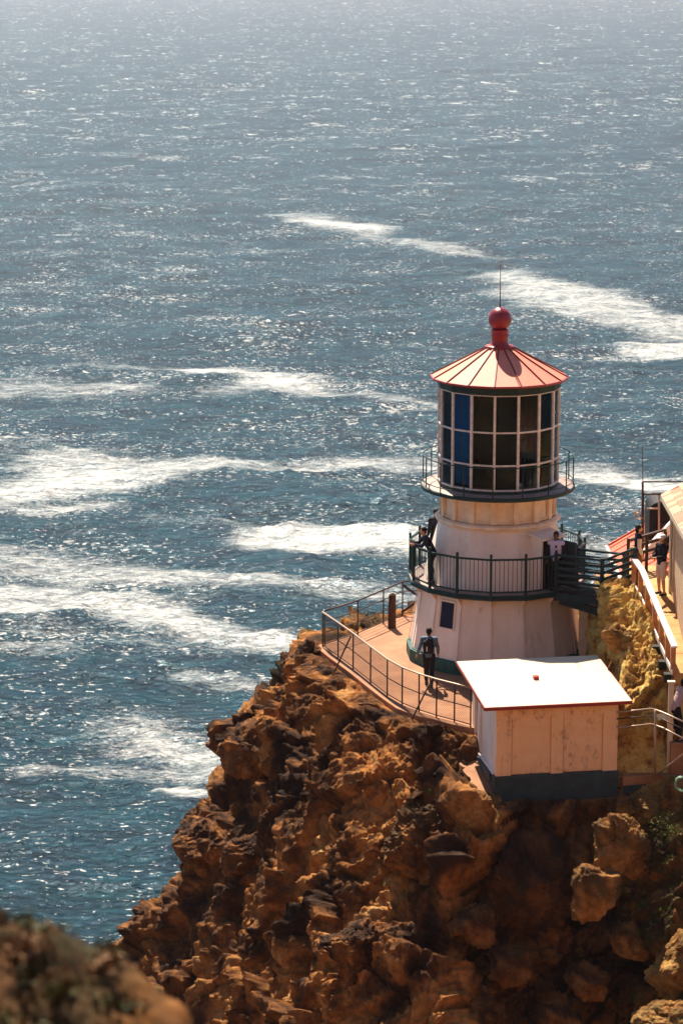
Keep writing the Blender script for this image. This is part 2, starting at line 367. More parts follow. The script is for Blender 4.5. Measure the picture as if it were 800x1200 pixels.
def axis(lo, a, b, hi, d, n):
    left = a-np.geomspace(d, a-lo, n)[::-1]; right = b+np.geomspace(d, hi-b, n)
    return np.concatenate([left, np.arange(a, b+1e-6, d), right])
xs = axis(-120, -13.2, 6.2, 90, .036, 70); ys = axis(-75, -16.5, 7.0, 60, .036, 70)
X, Y = np.meshgrid(xs, ys); X = X.ravel(); Y = Y.ravel()
TP, TM, TMD, TD = ter_points(X, Y)
me = grid_mesh('cliff', TP, len(xs), len(ys))
tone = np.zeros((len(X), 3))
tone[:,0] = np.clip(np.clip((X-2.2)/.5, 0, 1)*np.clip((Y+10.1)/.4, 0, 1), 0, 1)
tone[:,1] = np.clip((X-2.9)/.8, 0, 1)*np.clip((-9.6-Y)/.5, 0, 1)+np.clip((2.5-np.abs(X+5.2))/1.5, 0, 1)*np.clip((Y-1.6)/.8, 0, 1)*.8
tone[:,2] = np.clip((X+1.0)/1.4, 0, 1)*np.clip((3.2-X)/.6, 0, 1)*np.clip((-10.6-Y)/.6, 0, 1)*.25+np.clip((-6.4-X)/2.2, 0, 1)*.45  # rock below the shed darkened, its shade put into the colour; left flank darker
tone = np.clip(tone, 0, 1)
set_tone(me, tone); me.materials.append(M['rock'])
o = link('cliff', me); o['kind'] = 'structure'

# boulders that stand out of the cliff
def boulder(px, py, size, label, seed, push=0.0, tone=(0,0,0), rot=(0,0,0), group=None, at=None):
    p = Vector(at) if at else hit(px, py); assert (p.y < 12), (px, py, p[:]); bm = bmesh.new(); bmesh.ops.create_icosphere(bm, subdivisions=7 if max(size) > 1 else 6, radius=1)
    V = np.array([v.co[:] for v in bm.verts])
    # plane-cut facets make it a block rather than a ball
    r = np.random.default_rng(seed); cut = np.full(len(V), 9.)
    for k in range(13):
        nrm = r.normal(size=3); nrm /= np.linalg.norm(nrm); dist = r.uniform(.66, .95); dp = V@nrm
        cut = np.minimum(cut, np.where(dp > .05, dist/np.maximum(dp, .05), 9))
    cut = np.minimum(cut, 1.12); cut = -np.log(np.exp(-cut*45)+np.exp(-1.08*45))/45
    V = V*cut[:,None]
    Q = Matrix.Rotation(rot[2], 3, 'Z') @ Matrix.Rotation(rot[0], 3, 'X') @ Matrix.Rotation(rot[1], 3, 'Y')
    sz = np.array(size); Wp = (V*sz) @ np.array(Q).T
    nn = V/np.linalg.norm(V, axis=1)[:,None]
    g = Wp+seed*3.7
    f1, f2, cid, dv = worley(g/.42, seed)
    th_ = cid*2*pi*7
    dd = .09*(np.clip((f2-f1)/.08, 0, 1)*.5+cid-.7+.9*(dv[:,0]*np.cos(th_)+dv[:,2]*np.sin(th_)))+.09*fbm(g*1.8, 6, seed, .6)+.05*np.abs(fbm(g*np.array([3,3,9.]), 5, seed+9, .62))-.12*np.clip(.33-worley(g/.17, seed+3)[0], 0, 1)
    Wp = Wp+nn@np.array(Q).T*(dd*(1.6 if max(size) > 1.2 else 1))[:,None]
    for v, c in zip(bm.verts, Wp): v.co = c
    m_ = bpy.data.meshes.new('boulder'); bm.to_mesh(m_); bm.free(); m_.polygons.foreach_set('use_smooth', [True]*len(m_.polygons))
    set_tone(m_, np.tile(np.array(tone, float), (len(V), 1))); m_.materials.append(M['rock'])
    ob = link('boulder', m_, None, p+ray(px, py).normalized()*(-push)+Vector((0,0,0)))
    return tag(ob, label, 'boulder', group)
G = 'boulders wedged in the cliff'
boulder(505, 990, (1.15,1.0,1.25), 'large rounded brown boulder on the cliff left of and below the cream shed', 3, .1, (.05,0,.25), (.3,.2,.4), G)
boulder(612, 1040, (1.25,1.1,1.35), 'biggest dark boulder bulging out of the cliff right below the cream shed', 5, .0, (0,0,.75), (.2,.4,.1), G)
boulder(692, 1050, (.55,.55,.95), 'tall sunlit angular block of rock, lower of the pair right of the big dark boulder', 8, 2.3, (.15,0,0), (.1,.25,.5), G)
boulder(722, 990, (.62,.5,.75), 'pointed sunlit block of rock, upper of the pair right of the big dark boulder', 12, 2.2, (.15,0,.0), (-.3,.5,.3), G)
boulder(562, 945, (.9,.6,.35), 'flat ledge of orange rock just left of the shed base', 15, .05, (.1,0,0), (.5,.3,.2), G)
boulder(798, 1135, (.75,.8,.95), 'smooth orange boulder at the right edge of the photo above the lowest one', 21, .5, (.35,0,0), (.1,.2,.7), G)
boulder(790, 1205, (.95,.7,.6), 'orange boulder in the bottom right corner of the photo', 25, .7, (.3,0,0), (.2,.1,.2), G)
boulder(352, 772, (.42,.5,.66), 'dark knob of rock on the left skyline of the cliff by the fence corner', 31, 0, (0,0,.7), (.2,.1,.2), G, at=(-5.75,.9,-.42))
boulder(395, 925, (1.15,.9,1.35), 'craggy brown buttress of rock on the middle left of the cliff below the fence', 35, -.25, (0,0,.2), (.2,-.5,.2), G)
boulder(755, 950, (.35,.35,.28), 'small orange rock beside the green hose', 41, .15, (.2,0,0), (.2,.1,.2), G)
boulder(775, 1060, (.42,.4,.3), 'small tan rock among the green plants at the right edge', 43, .2, (.3,0,0), (.4,.1,.9), G)
boulder(438, 1130, (1.5,1.,.75), 'long slanting slab of brown rock at the bottom of the cliff', 47, -.05, (0,0,.15), (.5,.75,.2), G)
boulder(300, 1010, (.9,.7,1.2), 'dark craggy lump of rock low on the left edge of the cliff', 49, -.15, (0,0,.4), (.3,.3,.2), G)
boulder(725, 750, (.52,.6,.30), 'brown wedge of rock lying on the yellow outcrop beside the ramp', 51, .12, (.3,0,.2), (.3,.5,.6), G)

boulder(745, 1005, (.45,.4,.5), 'knobbly brown rock left of the green plants, level with the upper angular block', 61, 1.0, (.1,0,0), (.4,.1,.9), G)
boulder(742, 1105, (.5,.45,.4), 'brown rock left of the smooth orange boulder at the right edge', 62, 1.1, (.1,0,0), (.1,.6,.3), G)
boulder(690, 1150, (.6,.5,.42), 'craggy rock low on the cliff, halfway between the angular pair and the bottom edge', 63, 1.2, (0,0,.1), (.7,.1,.3), G)
boulder(655, 1188, (.5,.45,.45), 'lumpy rock cut by the bottom edge below the big dark boulder', 64, 1.1, (0,0,.1), (.2,.9,.3), G)
boulder(560, 1085, (.55,.5,.5), 'brown rock just left of the foot of the big dark boulder', 65, .5, (0,0,.1), (.3,.1,.6), G)
boulder(470, 1010, (.6,.5,.5), 'rock leaning against the lower left of the large rounded boulder', 66, .25, (0,0,.1), (.6,.3,.1), G)
boulder(730, 945, (.3,.3,.25), 'small rock in the shade just right of the shed base', 67, .4, (.1,0,0), (.2,.3,.8), G)
boulder(600, 1130, (.7,.5,.5), 'wide dark rock under the big dark boulder near the bottom', 68, .7, (0,0,.2), (.5,.4,.1), G)

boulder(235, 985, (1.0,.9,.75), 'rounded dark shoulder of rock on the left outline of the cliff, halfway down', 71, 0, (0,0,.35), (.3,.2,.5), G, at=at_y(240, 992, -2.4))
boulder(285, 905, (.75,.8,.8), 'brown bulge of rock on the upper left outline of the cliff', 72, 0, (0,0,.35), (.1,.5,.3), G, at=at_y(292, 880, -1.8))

# loose stones scattered on the cliff
sm = MB()
for k in range(4500):
    x = random.uniform(-9, 4.6); y = random.uniform(-16.4, -7.0)
    if base_h(np.array([x]), np.array([y]))[0] > -.8: continue
    j = int(np.searchsorted(ys, y))*len(xs)+int(np.searchsorted(xs, x))
    p = Vector(TP[j]); r_ = .02+.08*random.random()**4
    q = [Vector((a, b, c))*r_ for a, b, c in ((1,0,0),(0,1,.2),(-1,.1,0),(0,-1,0),(.2,.1,.8),(-.1,0,-.8))]
    Rm = Matrix.Rotation(random.random()*6, 3, 'Z') @ Matrix.Rotation(random.random()*6, 3, 'X')
    sm.add([p+Rm @ a*random.uniform(.7,1.2) for a in q], [(0,1,4),(1,2,4),(2,3,4),(3,0,4),(1,0,5),(2,1,5),(3,2,5),(0,3,5)])
o = sm.build('loose_stones', M['rock'], None, True, kind='stuff'); o['label'] = 'small loose stones scattered over the cliff face'

# ------------------------------------------------------------------ sea
SEA_Z = -78.0
def sea_mat():
    m = bpy.data.materials.new('sea_water'); m.use_nodes = True; n = m.node_tree.nodes; l = m.node_tree.links; b = n['Principled BSDF']
    tc = n.new('ShaderNodeTexCoord')
    def N(sc, det, ro, stretch=(1,1,1), rot=0, dist=0):
        mp = n.new('ShaderNodeMapping'); mp.inputs['Scale'].default_value = stretch; mp.inputs['Rotation'].default_value = (0,0,rot); l.new(tc.outputs['Object'], mp.inputs[0])
        t = n.new('ShaderNodeTexNoise'); t.inputs['Scale'].default_value = sc; t.inputs['Detail'].default_value = det; t.inputs['Roughness'].default_value = ro; t.inputs['Distortion'].default_value = dist
        l.new(mp.outputs[0], t.inputs[0]); return t.outputs[0]
    def Mth(op, a, b_=None, c_=None):
        x = n.new('ShaderNodeMath'); x.operation = op
        for i, v in enumerate((a, b_, c_)):
            if v is None: continue
            if isinstance(v, (int, float)): x.inputs[i].default_value = v
            else: l.new(v, x.inputs[i])
        return x.outputs[0]
    def bump(h, st, dist, prev=None):
        u = n.new('ShaderNodeBump'); u.inputs['Strength'].default_value = st; u.inputs['Distance'].default_value = dist; l.new(h, u.inputs['Height'])
        if prev: l.new(prev, u.inputs['Normal'])
        return u.outputs[0]
    swell = N(.06, 4, .6, (.5,1,1), .15)
    mid = N(.22, 4, .6, (.5,1,1), .1, .4)
    chop = N(.95, 5, .65, (.6,1,1), -.1, .6)
    at = n.new('ShaderNodeAttribute'); at.attribute_name = 'foam'
    fine = N(.35, 9, .8, (.35,1,1), .12, 1.0); fine2 = N(2.6, 6, .8, (.5,1,1), .1, .8)
    env = at.outputs['Fac']
    streak = Mth('ADD', Mth('MULTIPLY', fine, .48), Mth('MULTIPLY', fine2, .52))
    # threshold falls where the drift lines lie
    f = Mth('SUBTRACT', Mth('ADD', streak, Mth('MULTIPLY', env, .35)), .662)
    foam = Mth('MULTIPLY', f, 4.6); foam = n.new('ShaderNodeClamp'), foam
    l.new(foam[1], foam[0].inputs[0]); vmap = n.new('ShaderNodeMapping'); vmap.inputs['Scale'].default_value = (.45,1,1); l.new(tc.outputs['Object'], vmap.inputs[0]); vsum = n.new('ShaderNodeVectorMath'); l.new(vmap.outputs[0], vsum.inputs[0])
    vn = n.new('ShaderNodeTexNoise'); vn.inputs['Scale'].default_value = .5; l.new(tc.outputs['Object'], vn.inputs[0]); vsc = n.new('ShaderNodeVectorMath'); vsc.operation = 'SCALE'; vsc.inputs[3].default_value = 2.6; l.new(vn.outputs['Color'], vsc.inputs[0]); l.new(vsc.outputs[0], vsum.inputs[1])
    vo = n.new('ShaderNodeTexVoronoi'); vo.feature = 'F1'; vo.inputs['Scale'].default_value = .55; l.new(vsum.outputs[0], vo.inputs['Vector'])
    lace = n.new('ShaderNodeMapRange'); lace.inputs[1].default_value = .1; lace.inputs[2].default_value = .65; lace.inputs[3].default_value = .42; lace.inputs[4].default_value = 1; l.new(vo.outputs[0], lace.inputs[0])
    foam = Mth('MULTIPLY', Mth('MULTIPLY', foam[0].outputs[0], .9), lace.outputs[0])
    # sun glints painted as short clustered foam-white flecks, larger away from the shore
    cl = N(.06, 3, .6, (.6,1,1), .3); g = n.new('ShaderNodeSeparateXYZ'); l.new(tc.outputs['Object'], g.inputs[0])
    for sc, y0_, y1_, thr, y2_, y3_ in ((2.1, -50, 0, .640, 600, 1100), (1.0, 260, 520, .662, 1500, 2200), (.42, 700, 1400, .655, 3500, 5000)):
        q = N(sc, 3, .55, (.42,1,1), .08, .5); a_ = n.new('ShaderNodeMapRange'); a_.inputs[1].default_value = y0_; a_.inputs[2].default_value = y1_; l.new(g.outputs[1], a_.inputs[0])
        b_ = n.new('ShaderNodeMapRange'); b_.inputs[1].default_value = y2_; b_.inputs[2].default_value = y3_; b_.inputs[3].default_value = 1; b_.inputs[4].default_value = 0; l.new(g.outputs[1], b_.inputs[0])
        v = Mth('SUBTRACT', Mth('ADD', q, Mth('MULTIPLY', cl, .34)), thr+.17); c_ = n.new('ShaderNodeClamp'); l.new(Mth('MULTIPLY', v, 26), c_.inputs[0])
        foam = Mth('MAXIMUM', foam, Mth('MULTIPLY', Mth('MULTIPLY', Mth('MULTIPLY', c_.outputs[0], a_.outputs[0]), b_.outputs[0]), .8))  # foam mask from here on also carries the painted glints
    cr = n.new('ShaderNodeValToRGB'); l.new(mid, cr.inputs[0])
    cr.color_ramp.elements[0].position = .38; cr.color_ramp.elements[0].color = (.0001,.012,.022,1); cr.color_ramp.elements[1].position = .68; cr.color_ramp.elements[1].color = (.0003,.044,.062,1)
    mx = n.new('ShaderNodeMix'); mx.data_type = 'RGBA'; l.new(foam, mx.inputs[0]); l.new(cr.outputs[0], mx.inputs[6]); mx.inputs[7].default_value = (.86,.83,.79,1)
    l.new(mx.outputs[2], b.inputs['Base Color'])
    rr = Mth('ADD', Mth('MULTIPLY', foam, .5), .24); l.new(rr, b.inputs['Roughness']); b.inputs['IOR'].default_value = 1.33; b.inputs['Specular IOR Level'].default_value = .23; b.inputs['Specular Tint'].default_value = (.30,.72,.95,1)
    nn = bump(swell, .8, 2.6); nn = bump(mid, 1.0, 1.9, nn); nn = bump(chop, 1.0, 1.3, nn)
    n.remove(b); df = n.new('ShaderNodeBsdfDiffuse'); gl = n.new('ShaderNodeBsdfGlossy'); fr = n.new('ShaderNodeFresnel'); fr.inputs[0].default_value = 1.33; ms = n.new('ShaderNodeMixShader')
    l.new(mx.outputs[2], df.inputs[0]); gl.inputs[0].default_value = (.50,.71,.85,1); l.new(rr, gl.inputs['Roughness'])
    for t_ in (df, gl, fr): l.new(nn, t_.inputs['Normal'])
    fk = Mth('MULTIPLY', fr.outputs[0], Mth('SUBTRACT', .66, Mth('MULTIPLY', foam, .55)))
    l.new(fk, ms.inputs[0]); l.new(df.outputs[0], ms.inputs[1]); l.new(gl.outputs[0], ms.inputs[2]); l.new(ms.outputs[0], n['Material Output'].inputs[0])
    return m
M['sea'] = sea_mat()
foam_px = [ # polyline, half width px, strength
 ([(585,322),(660,345),(730,362),(810,385)], 7, .8), ([(640,348),(700,368),(800,380)], 6, .75), ([(770,405),(810,410)], 5, .9),
 ([(320,250),(390,266),(470,282),(560,302)], 3, .65), ([(220,215),(300,235)], 4, .35), ([(360,262),(430,270)], 3, .9), ([(140,183),(210,188)], 2, .5),
 ([(90,428),(200,430),(290,440),(370,458),(510,478)], 9, 1.0), ([(300,452),(400,462),(500,474)], 9, .85), ([(-10,452),(60,450),(140,455)], 8, .65), ([(0,425),(60,428)], 5, .4),
 ([(-20,578),(60,572),(120,565)], 13, 1.0), ([(80,538),(150,545),(240,550),(330,552),(420,540),(510,540)], 8, .8), ([(90,545),(160,560)], 12, .8), ([(-20,590),(60,596),(120,590)], 7, .7),
 ([(330,628),(400,632),(480,634)], 8, 1.0), ([(180,607),(300,615),(400,625)], 5, .5), ([(-20,648),(60,655),(130,668),(230,680),(330,690),(420,696)], 9, .72),
 ([(-20,700),(60,702),(130,708),(200,730),(280,748),(350,756)], 11, .85), ([(30,735),(130,750),(260,770)], 8, .5), ([(-20,665),(60,690),(160,700)], 8, .5), ([(200,690),(300,700),(400,705)], 8, .45),
 ([(230,800),(320,812)], 7, .65), ([(150,858),(210,880),(270,900)], 22, .8), ([(40,905),(130,905),(240,912)], 9, .65), ([(190,938),(225,945)], 6, .9), ([(100,830),(180,860)], 8, .45),
 ([(670,550),(720,562),(790,575),(860,585)], 10, 1.0), ([(680,590),(740,600),(800,600)], 9, .5), ([(680,640),(720,640)], 10, .6), ([(150,1010),(250,985)], 8, .3), ([(-10,760),(70,768)], 8, .6),
 ([(60,530),(20,520)], 6, .5), ([(420,695),(480,700)], 10, .7), ([(0,500),(90,480)], 5, .3), ([(380,385),(480,395)], 3, .2), ([(700,470),(800,480)], 4, .25)]
ta = np.concatenate([-np.geomspace(6, .17, 30), np.linspace(-.165, .165, 660), np.geomspace(.17, 6, 30)])
dist = np.concatenate([[-7000,-3000,-800,-200,60,140,180,210], np.geomspace(235, 4300, 1250), np.geomspace(4330, 8300, 14)])
TT, DD = np.meshgrid(ta, dist); XX = (CAM_X+TT*np.maximum(np.abs(DD), 400*(np.abs(TT) > .17))).ravel(); XX = np.clip(XX, -8500, 8500); YY = (CAM_Y+DD).ravel(); DD = DD.ravel()
ZZ = np.zeros(len(XX)); a0 = radians(12)
for lam, slope, st, seed in ((46, .10, 2.2, 201), (21, .16, 2.4, 211), (10, .24, 2.2, 221), (5.2, .34, 2.0, 231), (2.8, .40, 1.8, 241)):
    cell = np.maximum(DD, 235)*.00233; k = np.clip(2.6-cell*2.2/lam*1.6, 0, 1)*np.exp(-(cell/lam)**2*2)
    a = a0+radians(seed % 37-18); u = (XX*cos(a)+YY*sin(a))/lam/st; v = (-XX*sin(a)+YY*cos(a))/lam
    nn_ = vnoise(np.stack([u, v, XX*0], 1), seed); ZZ += k*slope*lam*.42*((1-np.abs(nn_))**1.6-.5)
env = np.zeros(len(XX))
wob = vnoise(np.stack([XX*.02, YY*.02, XX*0], 1), 3); wob2 = vnoise(np.stack([XX*.06, YY*.06, XX*0], 1), 4)
for pts, hw, st in foam_px:
    for (a, b) in zip(pts[:-1], pts[1:]):
        A = at_z(*a, SEA_Z); B = at_z(*b, SEA_Z); c = ((a[0]+b[0])/2, (a[1]+b[1])/2)
        wd = abs(at_z(c[0], c[1]-hw, SEA_Z).y-at_z(c[0], c[1]+hw, SEA_Z).y)/2*1.35
        ex, ey = B.x-A.x, B.y-A.y; L2 = ex*ex+ey*ey; t = np.clip(((XX-A.x)*ex+(YY-A.y)*ey)/L2, 0, 1)
        d = np.hypot((XX-A.x-ex*t)*1.0, YY-A.y-ey*t)+wob*wd*.55+wob2*wd*.3
        env = np.maximum(env, st*np.exp(-np.clip(d/wd, 0, 9)**2*.8))
me = grid_mesh('sea', np.stack([XX, YY, SEA_Z+ZZ], 1), len(ta), len(dist))
a = me.attributes.new('foam', 'FLOAT', 'POINT'); a.data.foreach_set('value', env)
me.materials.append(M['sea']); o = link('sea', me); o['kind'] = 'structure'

# ------------------------------------------------------------------ haze over the water
hz = MB().box((0, 0, -20), (17000, 17000, 0)) if False else MB()
hz.box((CAM_X, 3000, (CAM_H+4+SEA_Z-6)/2), (17400, 11900, CAM_H+4-SEA_Z+6))
hm = bpy.data.materials.new('haze_air'); hm.use_nodes = True; n = hm.node_tree.nodes; n.remove(n['Principled BSDF'])
pv = n.new('ShaderNodeVolumePrincipled'); pv.inputs['Color'].default_value = (1,.84,.94,1); pv.inputs['Density'].default_value = .00006; pv.inputs['Anisotropy'].default_value = .25
hm.node_tree.links.new(pv.outputs[0], n['Material Output'].inputs['Volume'])
HAZE = True
if HAZE:
    o = hz.build('haze', hm, kind='stuff'); o['label'] = 'thin pale haze over the sea'

# ------------------------------------------------------------------ hillside the visitors' stairs come down, under and behind the camera
hx_ = np.linspace(-150, 150, 150); hy_ = np.linspace(-300, -19, 190); HX, HY = np.meshgrid(hx_, hy_); HX = HX.ravel(); HY = HY.ravel()
hzz = np.where(HY < -82, 19.6+.55*(-82-HY), 19.6-.66*(HY+82)); hzz -= np.clip(np.abs(HX)-50, 0, 99)*.8*np.clip((-60-HY)/20, 0, 1)*0+np.clip(-HX-60, 0, 99)*.9
HP = np.stack([HX, HY, hzz], 1); w_ = np.clip((np.hypot(HX-CAM_X, HY-CAM_Y)-6)/14, 0, 1)
HP[:,2] += -np.abs(fbm(HP*.06, 5, 301, .55))*6*w_-1.0
me = grid_mesh('hillside', HP, 150, 190); tn = np.zeros((len(HX), 3)); tn[:,1] = .6; tn[:,2] = .25; set_tone(me, tn); me.materials.append(M['rock'])
o = link('hillside', me); o['kind'] = 'structure'

# ------------------------------------------------------------------ concrete platform
OFF = radians(-7.0)       # vertex direction of the sixteen-sided tower
slab = [(-5.48,.95),(-5.02,-.45),(-4.52,-1.8),(-4.02,-3.32),(-3.55,-4.7),(-3.12,-5.82),(-2.6,-6.55),(-2.08,-6.95),(-1.6,-7.42),(-1.1,-7.75),(2.7,-7.5),(2.7,-2),(2.6,5.2),(-2.0,5.3),(-3.3,3.95),(-4.3,2.45)]
o = MB().prism(slab, -.45, 0).build('platform', M['concrete'], bevel=.02); o['kind'] = 'structure'
# crack joints as thin dark grooves set in the slab
# strip of concrete footing left of the shed
o = MB().prism([(-1.0,-10.7),(-.4,-10.72),(-.9,-7.7),(-1.75,-7.6)], [-1.7]*4, [-1.13,-1.13,-.45,-.45]).build('concrete_footing', M['concrete'], bevel=.03); o['kind'] = 'structure'

# ------------------------------------------------------------------ lighthouse
LH = thing('lighthouse', 'white sixteen-sided lighthouse with red conical roof and dark green galleries on the cliff top', 'lighthouse')
def vtx(r, k, z, off=OFF, n=16): a = off+2*pi*k/n; return Vector((r*sin(a), -r*cos(a), z))
def R16(mb, prof, **k): return mb.lathe(prof, 16, OFF, **k)
lower = [(2.66,.0),(2.60,.35),(2.47,1.2),(2.33,2.3)]
R16(MB(), lower, cap1=True).build('lower_wall', M['white'], LH)
for k in range(16):   # riveted corner seams
    a = vtx(2.665, k, .3); b = vtx(2.335, k, 2.3); MB().bar(a*Vector((1,1,1)), b, .05, .02, up=(a.x, a.y, 0)).build('corner_strip', M['white'], LH)
R16(MB(), [(2.72,-.02),(2.72,.36),(2.60,.38)]).build('plinth', M['plinth'], LH)
R16(MB(), [(2.22,2.46),(2.10,2.9),(1.92,3.6),(1.78,4.1),(1.73,4.22)]).build('upper_wall', M['white'], LH)
R16(MB(), [(1.73,4.20),(1.86,4.22),(1.90,4.27),(1.88,4.33),(1.80,4.36),(1.74,4.37)]).build('ledge', M['cornice'], LH, bevel=.01)
R16(MB(), [(1.66,4.36),(1.66,5.05)]).build('cornice_wall', M['cornice'], LH)
for k in range(16):
    a = vtx(1.70, k, 4.38); b = vtx(1.70, k, 5.04); MB().bar(a, b, .17, .09, up=(a.x, a.y, 0)).build('pilaster', M['cornice'], LH, bevel=.008)
    for z_ in (4.41, 5.00):
        p = vtx(1.675, k, z_); q = vtx(1.675, k+1, z_); e = (q-p)*.13; MB().bar(p+e, q-e, .05, .07).build('panel_rail', M['cornice'], LH)
R16(MB(), [(1.70,5.03),(1.80,5.06),(1.95,5.14),(2.15,5.17)]).build('deck_cove', M['cornice'], LH)
MB().lathe([(1.6,5.16),(2.26,5.16),(2.30,5.18),(2.30,5.27),(2.26,5.29),(1.0,5.29)], 64).build('upper_gallery_deck', M['green'], LH, True).data.materials.append(M['deckm'])
dk = [c for c in LH.children if c.name == 'upper_gallery_deck'][0]; shade_auto(dk, 30)
for p_ in dk.data.polygons:
    if p_.center.z > 5.28: p_.material_index = 1
# lower gallery deck
MB().lathe([(2.2,2.30),(2.66,2.30),(2.70,2.33),(2.70,2.43),(2.66,2.46),(2.0,2.46)], 16, OFF).build('lower_gallery_deck', M['green'], LH).data.materials.append(M['deckm'])
dk = [c for c in LH.children if c.name == 'lower_gallery_deck'][0]
for p_ in dk.data.polygons:
    if p_.center.z > 2.455: p_.material_index = 1
for k in range(16):
    a = vtx(2.34, k, 2.29); b = vtx(2.60, k, 2.29); c = vtx(2.36, k, 2.02); t = Vector((cos(OFF+2*pi*k/16), sin(OFF+2*pi*k/16), 0))*.02
    MB().add([a-t, b-t, c-t, a+t, b+t, c+t], [(0,1,2),(5,4,3),(0,3,4,1),(1,4,5,2),(2,5,3,0)]).build('bracket', M['white'], LH)
# lower gallery railing
RL = link('lower_railing', None, LH); r0 = 2.62
mpost = mrail = None
OPEN = 2     # bay 2 (41 to 64 degrees in the picture) opens on to the bridge
for k in range(16):
    a = vtx(r0, k, 2.46); MB().bar(a, a+Vector((0,0,1.17)), .065, .065, up=(a.x, a.y, 0)).add([], []).build('post', M['green'], RL)
    MB().sphere(a+Vector((0,0,1.2)), .045, 8, 6).build('finial', M['green'], RL, True)
    if k == OPEN: continue
    b = vtx(r0, k+1, 2.46)
    for z, w, h in ((1.07,.07,.05),(.10,.04,.04)):
        MB().bar(a+Vector((0,0,z)), b+Vector((0,0,z)), w, h).build('rail', M['green'], RL)
    for i in range(1, 8):
        p = a.lerp(b, i/8); MB().bar(p+Vector((0,0,.10)), p+Vector((0,0,1.06)), .018, .018).build('baluster', M['green'], RL)
# upper gallery railing
RU = link('upper_railing', None, LH); r1 = 2.24
ring = [(r1*sin(2*pi*j/64), -r1*cos(2*pi*j/64)) for j in range(64)]
MB().tube([(x, y, 6.17) for x, y in ring], .018, 6, True).build('top_rail', M['green'], RU, True)
MB().tube([(x, y, 5.42) for x, y in ring], .013, 6, True).build('low_rail', M['green'], RU, True)
for k in range(16):
    a = vtx(r1, k, 5.29); MB().tube([a, a+Vector((0,0,.9))], .018, 6).build('post', M['green'], RU, True)
# lantern room
GR = 1.775
R16(MB(), [(GR,5.29),(GR+.03,5.29),(GR+.03,5.38),(GR,5.40)]).build('lantern_sill', M['green'], LH)
R16(MB(), [(GR,8.22),(GR+.05,8.24),(GR+.06,8.46),(GR+.14,8.50),(GR+.14,8.52),(1.2,8.52)]).build('lantern_cornice', M['green'], LH)
LF = link('lantern_frame', None, LH)
zr = [5.41, 6.15, 7.13, 8.23]
for k in range(16):
    a = vtx(GR, k, 5.4); MB().bar(a, vtx(GR, k, 8.24), .07, .07, up=(a.x, a.y, 0)).build('mullion', M['mull'], LF)
    for z in zr: MB().bar(vtx(GR, k, z), vtx(GR, k+1, z), .06, .045).build('glazing_bar', M['mull'], LF)
    for z in (5.9, 6.7, 7.6): 
        q = vtx(GR+.045, k, z); MB().sphere(q, .028, 8, 6).build('handhold', M['mull'], LF, True)
    for i in range(3):
        p = [vtx(GR-.012, k, zr[i]), vtx(GR-.012, k+1, zr[i]), vtx(GR-.012, k+1, zr[i+1]), vtx(GR-.012, k, zr[i+1])]
        q = [v*Vector((1,1,1)) for v in p]; s_ = (GR-.024)/(GR-.012)
        q = [Vector((v.x*s_, v.y*s_, v.z)) for v in p]
        MB().add(p+q, [(0,1,2,3),(7,6,5,4),(0,4,5,1),(1,5,6,2),(2,6,7,3),(3,7,4,0)]).build('pane', M['glass'], LH)
MB().lathe([(.1,5.45),(1.7,5.45)], 32).build('lantern_floor', M['floor_in'], LH)
def curtain(a0, a1, r, z0, z1, m, name='curtain'):
    nn = int((a1-a0)/1.6); vs = []
    for rr in (0, .012):
        for z in (z0, z1):
            for i in range(nn+1):
                a = radians(a0+(a1-a0)*i/nn-3.3); q = r-rr+.035*sin(i*1.35)+.012*sin(i*.51)
                vs.append((q*sin(a), -q*cos(a), z))
    m_ = nn+1; fs = []
    for i in range(nn):
        fs += [(i, i+1, m_+i+1, m_+i), (2*m_+i+1, 2*m_+i, 3*m_+i, 3*m_+i+1), (m_+i, m_+i+1, 3*m_+i+1, 3*m_+i), (i+1, i, 2*m_+i, 2*m_+i+1)]
    MB().add(vs, fs).build(name, m, LH, True)
curtain(-100, -28, 1.62, 5.5, 8.2, M['curtain']); curtain(60, 105, 1.62, 5.5, 8.2, M['curtain'])
curtain(108, 258, 1.62, 5.46, 8.2, M['curtain_dark']); curtain(39, 57, 1.60, 5.5, 8.2, M['curtain_dark'])
LN = link('fresnel_lens', None, LH)
prof = [(.35,5.5),(.35,5.9)]
for i in range(30):
    z = 6.0+i*.065; r = .78*sqrt(max(.12, 1-((z-6.97)/1.25)**2)); prof += [(r, z), (r-.05, z+.045)]
MB().lathe(prof, 24).build('lens_glass', mat('lens_glass', (.10,.09,.07), .15), LN)
for k in range(8): 
    a = k*pi/4; MB().bar((.8*sin(a), -.8*cos(a), 5.9), (.8*sin(a), -.8*cos(a), 8.0), .04, .04).build('brass_rib', M['lens'], LN)
